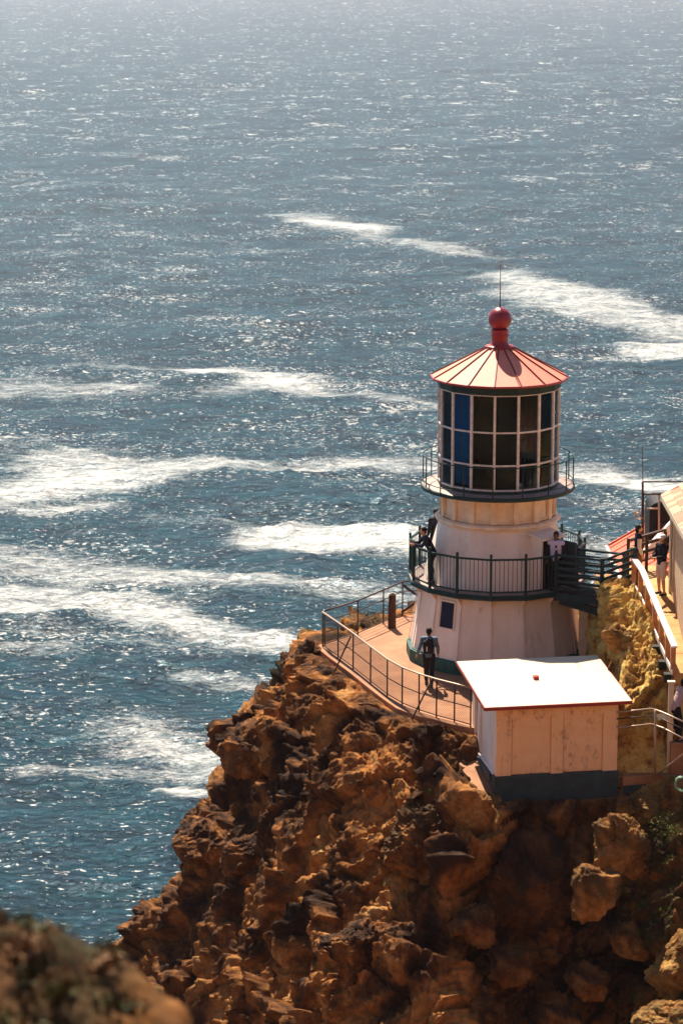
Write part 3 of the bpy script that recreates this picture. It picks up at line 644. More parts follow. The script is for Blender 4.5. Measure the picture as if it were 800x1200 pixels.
# conical roof: sixteen sheets with seams
RO = link('roof', None, LH)
re, rt, ze, zt = 2.03, .34, 8.53, 9.42
for k in range(16):
    p = [vtx(re, k, ze), vtx(re, k+1, ze), vtx(rt, k+1, zt), vtx(rt, k, zt)]; dn = Vector((0,0,-.035))
    MB().add(p+[v+dn for v in p], [(0,1,2,3),(7,6,5,4),(0,4,5,1),(1,5,6,2),(2,6,7,3),(3,7,4,0)]).build('roof_sheet', M['red'], RO)
    MB().bar(vtx(re, k, ze+.01), vtx(rt, k, zt+.01), .028, .045).build('seam', M['seam'], RO)
R16(MB(), [(re+.02,ze-.05),(re+.03,ze-.01),(re+.02,ze+.012),(re-.03,ze+.02)]).build('roof_edge', M['redtrim'], RO)
MB().lathe([(.42,9.38),(.44,9.42),(.40,9.45),(.28,9.47),(.27,9.52),(.24,9.55),(.24,9.72),(.265,9.74),(.265,9.78),(.245,9.80),(.245,9.86),(.27,9.88),(.27,9.92),(.22,9.94)], 32).build('vent_neck', M['redtrim'], RO, True)
vb = MB().sphere((0,0,10.24), .345, 32, 20).build('vent_ball', mat('crimson_ball', (.26,.014,.035), .35, noise=.4, scale=4, col2=(.17,.01,.022)), RO, True)
MB().tube([(0,0,10.55),(0,0,10.70),(0,0,11.3),(0,0,11.95)], [.035,.018,.013,.007], 8).build('lightning_rod', M['seam'], RO, True)
# window in the lower wall (bay between -49 and -26)
def on_wall(k, f, z, out=0, pr=lower):
    r = np.interp(z, [q[1] for q in pr], [q[0] for q in pr]); a = vtx(r, k, z); b = vtx(r, k+1, z); m_ = a.lerp(b, f)
    nn = ((a+b)/2); nn.z = 0; nn.normalize(); return m_+nn*out
kx = -2
for (f0, f1, z0, z1, o0, o1, nm, mt) in ((.24,.76,1.30,2.06,-.02,.012,'window_pane', M['window']),):
    c = [on_wall(kx, f, z, o0) for f, z in ((f0,z0),(f1,z0),(f1,z1),(f0,z1))]+[on_wall(kx, f, z, o1) for f, z in ((f0,z0),(f1,z0),(f1,z1),(f0,z1))]
    MB().add(c, [(3,2,1,0),(4,5,6,7),(0,1,5,4),(1,2,6,5),(2,3,7,6),(3,0,4,7)]).build('window', mt, LH)
wf = [c for c in LH.children if c.name.startswith('window')][0]
fp = [on_wall(kx, f, z, .02) for f, z in ((.21,1.27),(.79,1.27),(.79,2.09),(.21,2.09))]
for i in range(4): MB().bar(fp[i], fp[(i+1) % 4], .05, .05).build('window_frame', M['white'], wf)
MB().bar(on_wall(-1, .62, 2.0, .04), on_wall(-1, .62, 1.88, .04), .04, .06).build('wall_hook', M['white'], LH)
# doorway on the lower gallery, under a small white hood
upp = [(2.22,2.46),(2.10,2.9),(1.92,3.6),(1.78,4.1)]
A = radians(46-3.3); out = Vector((sin(A), -cos(A), 0)); sd_ = Vector((cos(A), sin(A), 0)); DR = link('doorway', None, LH)
cz = out*1.98
MB().bar(cz+Vector((0,0,2.46)), cz+Vector((0,0,4.0)), .86, .42, up=out).build('door_case', M['white'], DR, bevel=.01)
MB().bar(cz+out*.215+Vector((0,0,2.47)), cz+out*.215+Vector((0,0,3.92)), .66, .04, up=out).build('opening', M['black'], DR)
MB().add([cz-sd_*.5+out*-.3+Vector((0,0,4.14)), cz+sd_*.5+out*-.3+Vector((0,0,4.14)), cz+sd_*.5+out*.33+Vector((0,0,4.02)), cz-sd_*.5+out*.33+Vector((0,0,4.02)),
  cz-sd_*.5+out*-.3+Vector((0,0,4.07)), cz+sd_*.5+out*-.3+Vector((0,0,4.07)), cz+sd_*.5+out*.33+Vector((0,0,3.95)), cz-sd_*.5+out*.33+Vector((0,0,3.95))],
  [(0,1,2,3),(7,6,5,4),(0,4,5,1),(1,5,6,2),(2,6,7,3),(3,7,4,0)]).build('hood', M['white'], DR)
hg = cz+sd_*.36+out*.24; MB().bar(hg+out*.33+Vector((0,0,2.50)), hg+out*.33+Vector((0,0,3.88)), .045, .66, up=out).build('door_leaf', M['door'], DR)

# ------------------------------------------------------------------ bridge from the gallery to the ramp
BR = thing('footbridge', 'dark slatted timber footbridge joining the lower gallery to the concrete steps', 'bridge')
f0 = vtx(r0, 2, 2.46); f1 = Vector((2.90,-2.72,2.46)); g0 = vtx(r0, 3, 2.46); g1 = Vector((3.62,-1.95,2.46)); f2 = Vector((3.80,-3.02,2.95)); 
def slatted(a, b, za, zb, n_, top, parent, m=M['bwood'], base=.12, wide=.085):
    d = (b-a)
    for i in range(n_):
        z = base+(top-base)*i/(n_-1); last = i == n_-1
        MB().bar(Vector((a.x, a.y, za+z)), Vector((b.x, b.y, zb+z)), .05 if not last else .10, wide if not last else .06).build('slat' if not last else 'top_rail', m, parent)
def bpost(p, z0, z1, parent, w=.11, m=M['bwood']): MB().bar((p.x, p.y, z0), (p.x, p.y, z1), w, w).build('post', m, parent)
slatted(f0, f1, 2.46, 2.46, 6, 1.10, BR); slatted(f1, f2, 2.46, 2.90, 6, 1.08, BR)
slatted(g0, g1, 2.46, 2.46, 5, 1.10, BR, base=.3); 
for p, z0, z1 in ((f0,2.2,3.6),(f1,1.3,3.62),(g0,2.2,3.6),(g1,1.9,3.6),(f2,2.2,4.0)): bpost(p, z0, z1, BR)
for (a, b) in ((f0, f1), (g0, g1)): MB().bar((a.x, a.y, 2.32), (b.x, b.y, 2.32), .08, .24).build('beam', M['bwood'], BR)
nb = 9
for i in range(nb):
    a = f0.lerp(f1, (i+.5)/nb); b = g0.lerp(g1, (i+.5)/nb); MB().bar(Vector((a.x, a.y, 2.44)), Vector((b.x, b.y, 2.44)), .125, .035).build('deck_board', M['wood'], BR)
MB().bar((1.75,-1.9,2.15), (2.9,-2.55,1.95), .10, .22).build('joist', M['bwood'], BR)
# steps
ST = thing('steps', 'short flight of pale concrete steps rising from the footbridge to the ramp', 'steps')
ns = 4
for i in range(ns):
    a = f1.lerp(f2, (i+.15)/ns); b = f1.lerp(f2, (i+1.15)/ns); c = g1.lerp(Vector((4.3,-2.2,0)), (i+1.15)/ns); d = g1.lerp(Vector((4.3,-2.2,0)), (i+.15)/ns)
    z = 2.46+.115*(i+1); off = Vector((-.03,-.10,0))
    MB().prism([(a.x+off.x, a.y+off.y), (b.x+off.x, b.y+off.y), (c.x, c.y), (d.x, d.y)], 2.1, z).build('step', M['path'], ST, bevel=.008)
# ramp slab joints: each pour is a slab
RP = link('ramp', None); RP['kind'] = 'structure'
yb = [-.6,-2.1,-3.3,-4.5,-5.6,-6.7,-7.8,-8.9]
for a, b in zip(yb[:-1], yb[1:]):
    a_, b_ = a-.006, b+.006
    MB().prism([(float(path_x(b_)), b_), (4.9, b_), (4.9, a_), (float(path_x(a_)), a_)], [float(path_z(b_))-.3]*2+[float(path_z(a_))-.3]*2, [float(path_z(b_))]*2+[float(path_z(a_))]*2).build('slab', M['path'], RP, bevel=.006)
# white handrail beside the ramp
HR = thing('handrail', 'sloping white handrail on orange timber posts along the left of the ramp', 'handrail')
for k, y in enumerate([-3.1,-4.3,-5.4,-6.4,-7.3,-8.15,-8.85]):
    x = float(path_x(y))-.02; z = float(path_z(y)); MB().box((x, y, z+.33), (.13,.17,.82)).build('post', M['pwood'], HR, bevel=.01)
    MB().box((x-.14, y-.02, z-.14), (.2,.26,.24)).build('anchor_block', M['black'], HR, bevel=.01)
pts = [Vector((float(path_x(y))-.02, y, float(path_z(y))+.78)) for y in (-2.95,-4.5,-7.3,-9.0)]
for a, b in zip(pts[:-1], pts[1:]): MB().bar(a, b, .16, .06).build('top_rail', M['wpaint'], HR)
for a, b in zip(pts[:-1], pts[1:]): MB().bar(a+Vector((-.05,0,-.72)), b+Vector((-.05,0,-.72)), .03, .14).build('kick_board', M['wpaint'], HR)
# railing on the far side of the landing
FR = thing('landing_railing', 'brown slatted timber railing at the far end of the ramp behind the two visitors', 'railing')
q0 = Vector((3.75,-1.75,2.9)); q1 = Vector((4.95,-.75,2.9))
slatted(q0, q1, 2.85, 2.95, 4, 1.08, FR, m=M['wood'], base=.35, wide=.09)
for p in (q0, q0.lerp(q1, .5), q1): bpost(p, 2.3, 3.98, FR, .09, M['wood'])

# ------------------------------------------------------------------ building with tiled roof at the right edge
BD = thing('building', 'tan shingled building with red tiled roof and dark corner window at the right edge', 'building')
wx = 4.76
MB().box((wx+2.0, -6.5, 3.9), (4.0, 5.0, 3.4)).build('wall', M['tan'], BD)
for i in range(26):   # shingle courses
    z = 2.35+i*.12; MB().bar((wx-.012, -4.10, z), (wx-.012, -8.9, z), .02, .112).build('shingle_course', M['tan'], BD)
MB().bar((wx-.03,-4.02,2.3),(wx-.03,-4.02,5.55),.10,.12).build('corner_trim', M['trim'], BD)
MB().box((wx-.025,-4.42,4.15),(.03,.42,2.0)).build('window', M['black'], BD)
for y in (-4.19,-4.66): MB().bar((wx-.05, y, 3.1), (wx-.05, y, 5.2), .05, .06).build('window_frame', M['trim'], BD)
ex, ez = 4.50, 5.60; sl = radians(30); ry0, ry1 = -3.45, -9.3
RW_ = 1.7
def rp(s, y, up=0): return Vector((ex+s*cos(sl)-up*sin(sl), y, ez+s*sin(sl)+up*cos(sl)))
MB().add([rp(0,ry0),rp(RW_,ry0),rp(RW_,ry1),rp(0,ry1),rp(0,ry0,-.1),rp(RW_,ry0,-.1),rp(RW_,ry1,-.1),rp(0,ry1,-.1)], [(0,1,2,3),(7,6,5,4),(0,4,5,1),(1,5,6,2),(2,6,7,3),(3,7,4,0)]).build('roof', M['tile'], BD)
rf = [c for c in BD.children if c.name.startswith('roof')][0]
MB().bar(rp(-.02,ry0+.03,-.03), rp(-.02,ry1,-.03), .05, .16).build('fascia', M['trim'], rf)
MB().bar(rp(0,ry0+.04,-.02), rp(RW_,ry0+.04,-.02), .05, .14).build('barge_board', M['trim'], rf)
tm = {}
for mk in ('tile', 'tile2'):
    tm[mk] = MB().add([(-.02,-.10,0),(.30,-.10,.0),(.30,.10,.0),(-.02,.10,0),(-.02,-.10,.05),(.30,-.10,.02),(.30,.10,.02),(-.02,.10,.05),(-.02,0,.075),(.30,0,.045)],
       [(0,4,8,7,3),(1,2,6,9,5),(0,1,5,4),(2,3,7,6),(4,5,9,8),(8,9,6,7),(3,2,1,0)]).mesh('tile', M[mk])
for i in range(4):
    for j in range(28):
        y = ry0-.11-j*.205-(.1 if i % 2 else 0); mk = 'tile2' if random.random() < .45 else 'tile'
        t = link('tile', tm[mk], rf); t.location = rp(.04+i*.27, y, .005+random.random()*.012); t.rotation_euler = (random.uniform(-.03,.03), -sl+random.uniform(-.02,.03), random.uniform(-.03,.03))

# ------------------------------------------------------------------ low building with orange roof beyond the bridge
LB = thing('low_building', 'low building with bright orange-red roof behind the footbridge and landing', 'building')
ex2, ez2, s2 = at_z(712,640,1.8).x, 1.8, .60; y0, y1 = .4, at_z(712,640,1.8).y
def q2(x, y, up=0): return Vector((x, y, ez2+(x-ex2)*s2+up))
MB().add([q2(ex2,y0),q2(8.,y0),q2(8.,y1),q2(ex2,y1)]+[q2(ex2,y0,-.12),q2(8.,y0,-.12),q2(8.,y1,-.12),q2(ex2,y1,-.12)], [(0,1,2,3),(7,6,5,4),(0,4,5,1),(1,5,6,2),(2,6,7,3),(3,7,4,0)]).build('roof', M['orange'], LB)
MB().box(((ex2+8)/2+.1, (y0+y1)/2, .6), (8-ex2-.2, y1-y0-.3, 2.3)).build('wall', M['trim'], LB)
MB().bar(q2(ex2-.05,y0,-.02), q2(ex2-.05,y1,-.02), .09, .14).build('gutter', M['wpaint'], LB)
MB().bar(q2(ex2,y1+.02,.0), q2(8.,y1+.02,.0), .06, .10).build('barge_board', M['orange'], LB)
a = at_y(756,648,1.6); b = at_y(788,614,1.6)
MB().bar(a, b, .30, .22).build('white_capping', M['wpaint'], LB)
for i in range(9):
    y = y0+(y1-y0)*(i+.5)/9; MB().bar(q2(ex2,y,.012), q2(8.,y,.012), .03, .03).build('roof_batten', M['orange'], LB)

# pipe frame, mast, wire coil and black fog-signal housing
FM = thing('pipe_frame', 'thin brown pipe frame with a tall aerial standing behind the ramp', 'pipe frame')
P = lambda px, py: at_y(px, py, 2.4)
MB().tube([P(752.5,655), P(752.5,578)], .045, 8).build('post', M['rail'], FM, True); MB().tube([P(752.5,578), P(752.3,565)], .035, 8).build('post', M['rail'], FM, True)
MB().tube([P(771.5,640), P(771.5,580)], .03, 8).build('post', M['railtop'], FM, True)
MB().tube([P(752.5,564.5), P(815,564.5)], .022, 8).build('rail', M['rail'], FM, True); MB().tube([P(751,579), P(774,579)], .028, 8).build('rail', M['rail'], FM, True)
MB().tube([P(752.5,565), P(752.4,522)], .013, 6).build('aerial', M['rail'], FM, True)
MB().tube([P(757,596), P(771,596)], .025, 6).build('rail', M['railtop'], FM, True)
CL = MB()
for k in range(4):
    c = P(748.5, 604); CL.tube([c+Vector((.16*cos(t+k)*1.0, .05*sin(t*2+k)+k*.015, (.10+.015*k)*sin(t))) for t in np.linspace(0, 2*pi, 20, endpoint=False)], .011, 5, True)
tag(CL.build('wire_coil', M['railtop'], None, True), 'loose coil of wire hung on the left post of the pipe frame', 'wire coil')
HG = thing('fog_horn_housing', 'black round-topped machine housing behind the pipe frame', 'machine housing')
c = at_y(778, 650, 3.3); top = at_y(778, 586, 3.3).z
pr = []
for t in np.linspace(0, pi, 13): pr.append((-.50*cos(t)*1.0, .30*sin(t)))
poly = [(x, top-.32+z) for x, z in pr]; poly = [(-.50, c.z-.8)]+poly+[(.9, top-.2),(.9, c.z-.8)]
n_ = len(poly); MB().add([(c.x+x, 3.3, z) for x, z in poly]+[(c.x+x, 4.6, z) for x, z in poly], [tuple(range(n_)), tuple(range(n_, 2*n_))[::-1]]+[(i, n_+i, n_+(i+1) % n_, (i+1) % n_) for i in range(n_)]).build('body', M['black'], HG, bevel=.03)
MB().box((c.x+.0, 3.26, c.z+.75), (.5,.06,.5)).build('louvre', mat('dark_louvre', (.03,.035,.04), .5), HG, bevel=.01)
MB().tube([(c.x-.28,3.2,c.z-.5),(c.x-.28,3.2,c.z+.9)], .05, 8).build('pipe', M['post'], HG, True)
o = MB().prism([(3.6,1.2),(9,1.2),(9,7),(3.6,7)], -.6, .9).build('yard_base', M['concrete']); o['kind'] = 'structure'

# grey buttress just right of the tower and small red stack in the gap
BT = tag(MB().box((2.62,-1.0,1.0), (.42,.5,2.4), OFF).build('buttress', M['cornice'], bevel=.02), 'narrow cream pier against the right side of the tower under the footbridge', 'pier')
# ------------------------------------------------------------------ shed
SH = thing('shed', 'small square cream painted shed with flat white roof and blue-grey base on the cliff edge', 'shed', (-.57,-10.45,-1.2), radians(9.5))
SW, SDp = 3.32, 3.0; hb = .66
def sb(name, x0, x1, y0, y1, z0, z1, m, bev=.008, par=SH): return MB().box(((x0+x1)/2,(y0+y1)/2,(z0+z1)/2), (x1-x0,y1-y0,z1-z0)).build(name, m, par, bevel=bev)
sb('base', -.04, SW+.04, -.04, SDp+.04, -.35, hb, M['shedbase'], .02)
sb('wall_core', .07, SW-.07, .07, SDp-.07, hb, 2.56, M['shed'])
top_f = 2.50
# front: pilasters, head rail and two recessed panels
for x0, x1 in ((0,.42),(1.50,1.83),(SW-.40,SW)): sb('pilaster', x0, x1, 0, .07, hb-.06 if x0 == 0 else hb-.03, top_f, M['shed'])
sb('head_rail', .42, 1.50, .002, .07, 2.24, top_f, M['shed']); sb('head_rail', 1.83, SW-.40, .002, .07, 2.24, top_f, M['shed'])
for x0, x1 in ((.42,1.50),(1.83,SW-.40)): sb('panel', x0+.02, x1-.02, .045, .069, hb+.03, 2.23, M['shed'], .004)
# left side with door and pilasters
for y0_, y1_ in ((0.072,.36),(2.0,2.3),(2.7,3.0)): sb('pilaster', 0, .07, y0_, y1_, hb-.05, 2.52, mat('side_paint', (.80,.72,.66), .6, noise=.3, scale=2) if False else M['white'])
sb('door_panel', .03, .068, .52, 1.86, hb-.02, 2.36, M['white']); sb('sill', -.05, .07, .2, 2.9, hb-.01, hb+.05, M['white'])
sb('step_plate', -.10, -.042, .35, 2.3, hb-.25, hb-.02, M['shedbase'])
for y0_, y1_ in ((0,.3),(SDp-.3,SDp)): sb('pilaster', SW-.07, SW+.001, max(y0_, .072), y1_, hb, 2.52, M['shed'])
# roof slopes gently toward the camera
r0x, r1x, r0y, r1y = -.36, SW+.30, -.22, SDp+.40; zf, zb = 2.58, 2.86
RS = MB().add([(r0x,r0y,zf),(r1x,r0y,zf),(r1x,r1y,zb),(r0x,r1y,zb),(r0x,r0y,zf+.07),(r1x,r0y,zf+.07),(r1x,r1y,zb+.07),(r0x,r1y,zb+.07)], [(3,2,1,0),(4,5,6,7),(0,1,5,4),(1,2,6,5),(2,3,7,6),(3,0,4,7)]).build('roof', M['shedroof'], SH)
for a, b in (((r0x,r0y,zf),(r1x,r0y,zf)),((r0x,r0y,zf),(r0x,r1y,zb)),((r1x,r0y,zf),(r1x,r1y,zb)),((r0x,r1y,zb),(r1x,r1y,zb))):
    MB().bar(Vector(a)+Vector((0,0,.018)), Vector(b)+Vector((0,0,.018)), .05, .09).build('fascia', M['redtrim'], RS)
MB().box((1.48,1.75,2.83), (.15,.16,.12)).build('vent', mat('red_vent', (.42,.02,.02), .4), RS, bevel=.01)

# ------------------------------------------------------------------ fences on the platform
def fence(name, label, bottoms, mesh_fill, spacing_posts=None, top=1.1, rails=(.55,), base=0.0, group=None, m_top=None):
    F = thing(name, label, 'fence', bottoms[0]); o0 = Vector(bottoms[0])
    pts = [Vector(p)-o0 for p in bottoms]
    for p in pts: MB().tube([p, p+Vector((0,0,top))], .022, 8).build('post', M['rail'], F, True)
    MB().tube([p+Vector((0,0,top)) for p in pts], .026, 8).build('top_rail', m_top or M['railtop'], F, True)
    for r_ in rails: MB().tube([p+Vector((0,0,r_)) for p in pts], .016, 6).build('mid_rail', M['rail'], F, True)
    MB().tube([p+Vector((0,0,.06)) for p in pts], .016, 6).build('bottom_rail', M['rail'], F, True)
    if mesh_fill:
        w = MB()
        for a, b in zip(pts[:-1], pts[1:]):
            L = (b-a).length; d = (b-a)/L; H_ = top-.1; st = .065; k = -H_
            while k < L:
                for sg in (0, 1):
                    s0, s1 = (k, k+H_); z0, z1 = (.07, .07+H_)
                    if s0 < 0: z0 += -s0; s0 = 0
                    if s1 > L: z1 -= s1-L; s1 = L
                    if s1 > s0:
                        if sg: p, q = a+d*s0+Vector((0,0,z0)), a+d*s1+Vector((0,0,z1))
                        else: p, q = a+d*(L-s0)+Vector((0,0,z0)), a+d*(L-s1)+Vector((0,0,z1))
                        w.tube([p, q], .0035, 3, cap=False)
                k += st
        w.build('wire_mesh', M['rail'], F, kind='stuff')
    return F
fb = [at_z(*p, 0) for p in [(378,758),(396,771),(413.6,784),(434,800.6),(453.5,815.8),(471,826),(490.6,834),(511,840.5),(532,846),(551,851.5)]]
F1 = fence('fence', 'curved steel and wire mesh fence along the front edge of the platform', fb, True)
for (a, b) in (((411,745),(385,802)), ((507,793),(476,856))):   # raking struts down to the rock
    p = at_y(*a, at_z(a[0], a[1], 1.1).y); q0_ = hit(*b); MB().tube([p-F1.location, (q0_ if abs(q0_.y-p.y) < 4 else at_z(*b, -1.2))-F1.location], .024, 8).build('strut', M['rail'], F1, True)
bb = [at_z(*p, 0) for p in [(378,758),(419,744),(449,731)]]
bb += [Vector((-2.72,4.75,0)), Vector((-1.9,5.0,0)), Vector((-.5,5.0,0)), Vector((1.2,4.9,0))]
bb[0] = bb[0]+Vector((.06,.12,0))
fence('back_fence', 'straight three-rail pipe fence along the seaward edge of the platform', bb, False, rails=(.78,.42), m_top=M['rail'])
pb = at_z(459,736,0)
o = MB().tube([(0,0,-.1),(0,0,.5),(.01,0,1.08),(0,0,1.12)], [.13,.12,.11,.05], 10).build('wooden_post', M['post'], None); o.location = pb
tag(o, 'stout weathered dark timber post standing at the back fence', 'post')
BC = thing('fence_brace', 'crossed timber braces of the back fence just left of the tower', 'brace', (-2.75,4.5,0))
MB().bar((.05,.2,1.0), (.95,.1,.35), .05, .07).build('brace', M['wood'], BC); MB().bar((0,.2,.1), (.85,.12,.75), .05, .07).build('brace', M['wood'], BC)

# lower walkway at the right, its retaining wall and railing
o = MB().prism([(2.85,-10.02),(3.86,-9.72),(4.75,-10.95),(9,-13),(9,-9.1),(4.5,-9.0),(2.95,-8.5)], -.95, -.70).build('lower_walkway', M['concrete'], bevel=.02); o['kind'] = 'structure'
RW = tag(MB().prism([(2.86,-9.98),(3.86,-9.68),(4.73,-10.88),(9,-12.9),(9,-12.7),(4.68,-10.7),(3.84,-9.5),(2.9,-9.8)], -2.4, -.955).build('retaining_wall', M['shedbase']), 'dark retaining wall under the lower walkway right of the shed', 'wall')
LR = thing('walkway_railing', 'curved two-rail pipe railing with tall pale post beside the shed', 'railing')
y_ = -9.80
def railp(py0, py1, py2): return [at_y(722, py0, -9.95), at_y(745, py0-2, -9.85), at_y(762, py1-1.5, -9.75), at_y(768, py1, -9.76), at_y(776, py1+3, -10.0), at_y(805, py2, -10.9)]
MB().tube(railp(834.5,832,848), .026, 8).build('top_rail', M['railtop'], LR, True); MB().tube(railp(842.5,840,857), .018, 8).build('mid_rail', M['rail'], LR, True)
MB().tube(railp(852.5,850,868), .024, 8).build('low_rail', M['railtop'], LR, True)
MB().tube([at_y(767,912,-9.80), at_y(767,832,-9.80)], .03, 8).build('post', M['railtop'], LR, True)
MB().tube([at_y(768,909,-9.82), at_y(803,881,-11.1)], .025, 8).build('brace', M['railtop'], LR, True)
o = thing('sign_post', 'narrow beige timber post beside the visitor at the right edge', 'post', (0,0,0)); 
a = at_y(786,800,-9.5); MB().bar((a.x, -9.5, -.7), (a.x, -9.5, a.z), .14, .10).build('shaft', M['trim'], o, bevel=.008); MB().box((a.x,-9.5,a.z+.02),(.2,.16,.05)).build('cap', M['trim'], o)
c = at_y(775,840,-9.9); sg = thing('notice', 'small blank pale yellow notice fixed on the pipe railing', 'notice', c)
MB().box((0,0,0),(.26,.015,.17), .3, -.5).build('plate', M['sign'], sg); MB().box((0,.025,0),(.04,.03,.06), .3, -.5).build('clip', M['rail'], sg)
hs = MB(); hc = hit(797, 922)+Vector((0,-.05,.12))
for k in range(7):
    R_ = .16+.012*(k % 3); hs.tube([hc+Vector((R_*cos(t)+.02*(k % 2), -.02*k+.05*sin(t+k), R_*1.1*sin(t))) for t in np.linspace(0, 2*pi, 22, endpoint=False)], .014, 6, True)
tag(hs.build('hose', M['hose'], None, True), 'coiled pale green hose lying on the rocks below the walkway', 'hose')

# ------------------------------------------------------------------ plants
def leaf_mat(name, c1, c2):
    m = mat(name, c1, .6, noise=.9, scale=3, col2=c2); return m
M['leaf'] = leaf_mat('leaf_green', (.15,.17,.03), (.05,.07,.014)); M['leaf2'] = leaf_mat('dry_leaf', (.30,.17,.06), (.12,.07,.03))
def tuft(mb, p, r, n_, ls):
    for _ in range(n_):
        a = random.random()*2*pi; el = random.uniform(.1, 1.4); rr = r*random.random()**.5
        c = p+Vector((cos(a)*cos(el), sin(a)*cos(el), sin(el)*.75))*rr; d = Vector((random.gauss(0,1), random.gauss(0,1), random.gauss(.4,1))).normalized(); s_ = d.cross(Vector((random.random(), random.random(), random.random()))).normalized()
        L = ls*random.uniform(.6,1.3); mb.add([c-s_*L*.28, c+d*L*.5-s_*L*.02, c+s_*L*.28, c-d*L*.5], [(0,1,2),(0,2,3)])
def terr_at(x, y):
    j = min(int(np.searchsorted(ys, y)), len(ys)-1)*len(xs)+min(int(np.searchsorted(xs, x)), len(xs)-1); return Vector(TP[j])
spots = [(790,985,.35),(775,1000,.28),(795,1035,.35),(768,1075,.2),(782,1090,.18),(797,1010,.3),(745,1100,.2),(770,1165,.22),(735,1150,.18),(795,960,.2),(765,940,.15),(785,930,.16),(528,958,.12),(540,962,.1),(760,1180,.2),(748,1060,.14),(780,1045,.15)]
lab = ['low green shrub clinging to the rocks at the right edge']
gm = MB(); gd = MB()
for px, py, r in spots:
    h0 = hit(px, py); p = terr_at(h0.x, h0.y); tuft(gm, p, r*1.3, int(900*r), .06); tuft(gd, p+Vector((.1,-.1,0)), r*1.3, int(420*r), .06)
for k in range(170):
    x = random.uniform(3.1, 4.7); y = random.uniform(-17, -10.3); tuft(gm if random.random() < .55 else gd, terr_at(x, y), .12, 34, .045)
for k in range(60):
    x = random.uniform(-4.9, -2.6); y = random.uniform(2.9, 6.0)+(x+4.9)*.3; tuft(gm, terr_at(x, y), .16, 40, .05)
o = gm.build('green_ground_cover', M['leaf'], kind='stuff'); o['label'] = 'low green plants clinging to the rocks'
o = gd.build('dry_ground_cover', M['leaf2'], kind='stuff'); o['label'] = 'dry brown plants among the rocks'

# ------------------------------------------------------------------ blurred hillside close to the camera
def fg_surface():
    nx, ny = 260, 220; u = np.linspace(-2.4, 2.2, nx); v = np.linspace(-2.2, 3.0, ny); U, V = np.meshgrid(u, v); U = U.ravel(); V = V.ravel()
    C = at_y(95, 1150, CAM_Y+9.0)
    prof = np.interp(U, [-2.4,-.30,.10,.26,.36,.42,.7,2.2], [.30,.13,-.02,-.13,-.22,-.5,-1.1,-3.2])
    z = prof-.55*np.clip(-V, 0, 9)*0-.9*np.clip(V-.2, 0, 9)**1.2-.35*np.clip(-V, 0, 9)
    P3 = np.stack([U+C.x, V+CAM_Y+9.0, z+C.z+.02], 1)
    d = .05*fbm(P3*5, 5, 3)+.05*(worley(P3*4, 5)[0]-.5); P3[:,2] += d
    return P3, nx, ny, U, V
P3, nx, ny, U, V = fg_surface()
me = grid_mesh('near_hillside', P3, nx, ny); tn = np.zeros((len(U),3)); tn[:,2] = np.clip(.9-(U-.1)*3, 0, 1)*.85; tn[:,1] = np.clip(.8-U*2, 0, 1); set_tone(me, tn); me.materials.append(M['rock'])
o = link('near_hillside', me); o['kind'] = 'structure'
g1_ = MB(); g2_ = MB()
for k in range(1500):
    j = random.randrange(len(U))
    if U[j] > .22 or U[j] < -.9 or V[j] > 1.0 or V[j] < -.6: continue
    tuft(g1_ if random.random() < .6 else g2_, Vector(P3[j]), .075, 50, .035)
o = g1_.build('near_scrub', mat('scrub_green', (.12,.11,.04), .7, noise=.9, scale=6, col2=(.05,.05,.02)), kind='stuff'); o['label'] = 'blurred olive scrub in the bottom left corner'
o = g2_.build('near_dry_scrub', mat('scrub_dry', (.22,.12,.06), .7), kind='stuff'); o['label'] = 'blurred dry stems in the bottom left corner'

# ------------------------------------------------------------------ people
SKIN = mat('skin', (.50,.26,.17), .55); SKIN2 = mat('skin_dark', (.16,.075,.045), .55); HAIR = mat('dark_hair', (.012,.008,.007), .6)
def remesh(o, vox, smooth=4):
    m_ = o.modifiers.new('remesh', 'REMESH'); m_.mode = 'VOXEL'; m_.voxel_size = vox; m_.use_smooth_shade = True
    s_ = o.modifiers.new('smooth', 'SMOOTH'); s_.factor = .5; s_.iterations = smooth
    dg = bpy.context.evaluated_depsgraph_get(); me = bpy.data.meshes.new_from_object(o.evaluated_get(dg)); mt = list(o.data.materials)
    o.modifiers.clear(); o.data = me
    if not me.materials and mt: me.materials.append(mt[0])
    me.polygons.foreach_set('use_smooth', [True]*len(me.polygons)); return o
def limb(mb, pts, rs, n=12):
    P_ = [Vector(p) for p in pts]; 
    # densify
    Q = []; R_ = []
    for i in range(len(P_)-1):
        for k in range(4): Q.append(P_[i].lerp(P_[i+1], k/4)); R_.append(rs[i]+(rs[i+1]-rs[i])*k/4)
    Q.append(P_[-1]); R_.append(rs[-1]); mb.tube(Q, R_, n)
    mb.sphere(P_[0], rs[0]*.98, 10, 8); mb.sphere(P_[-1], rs[-1]*.98, 10, 8)
    for i in range(1, len(P_)-1): mb.sphere(P_[i], rs[i], 10, 8)
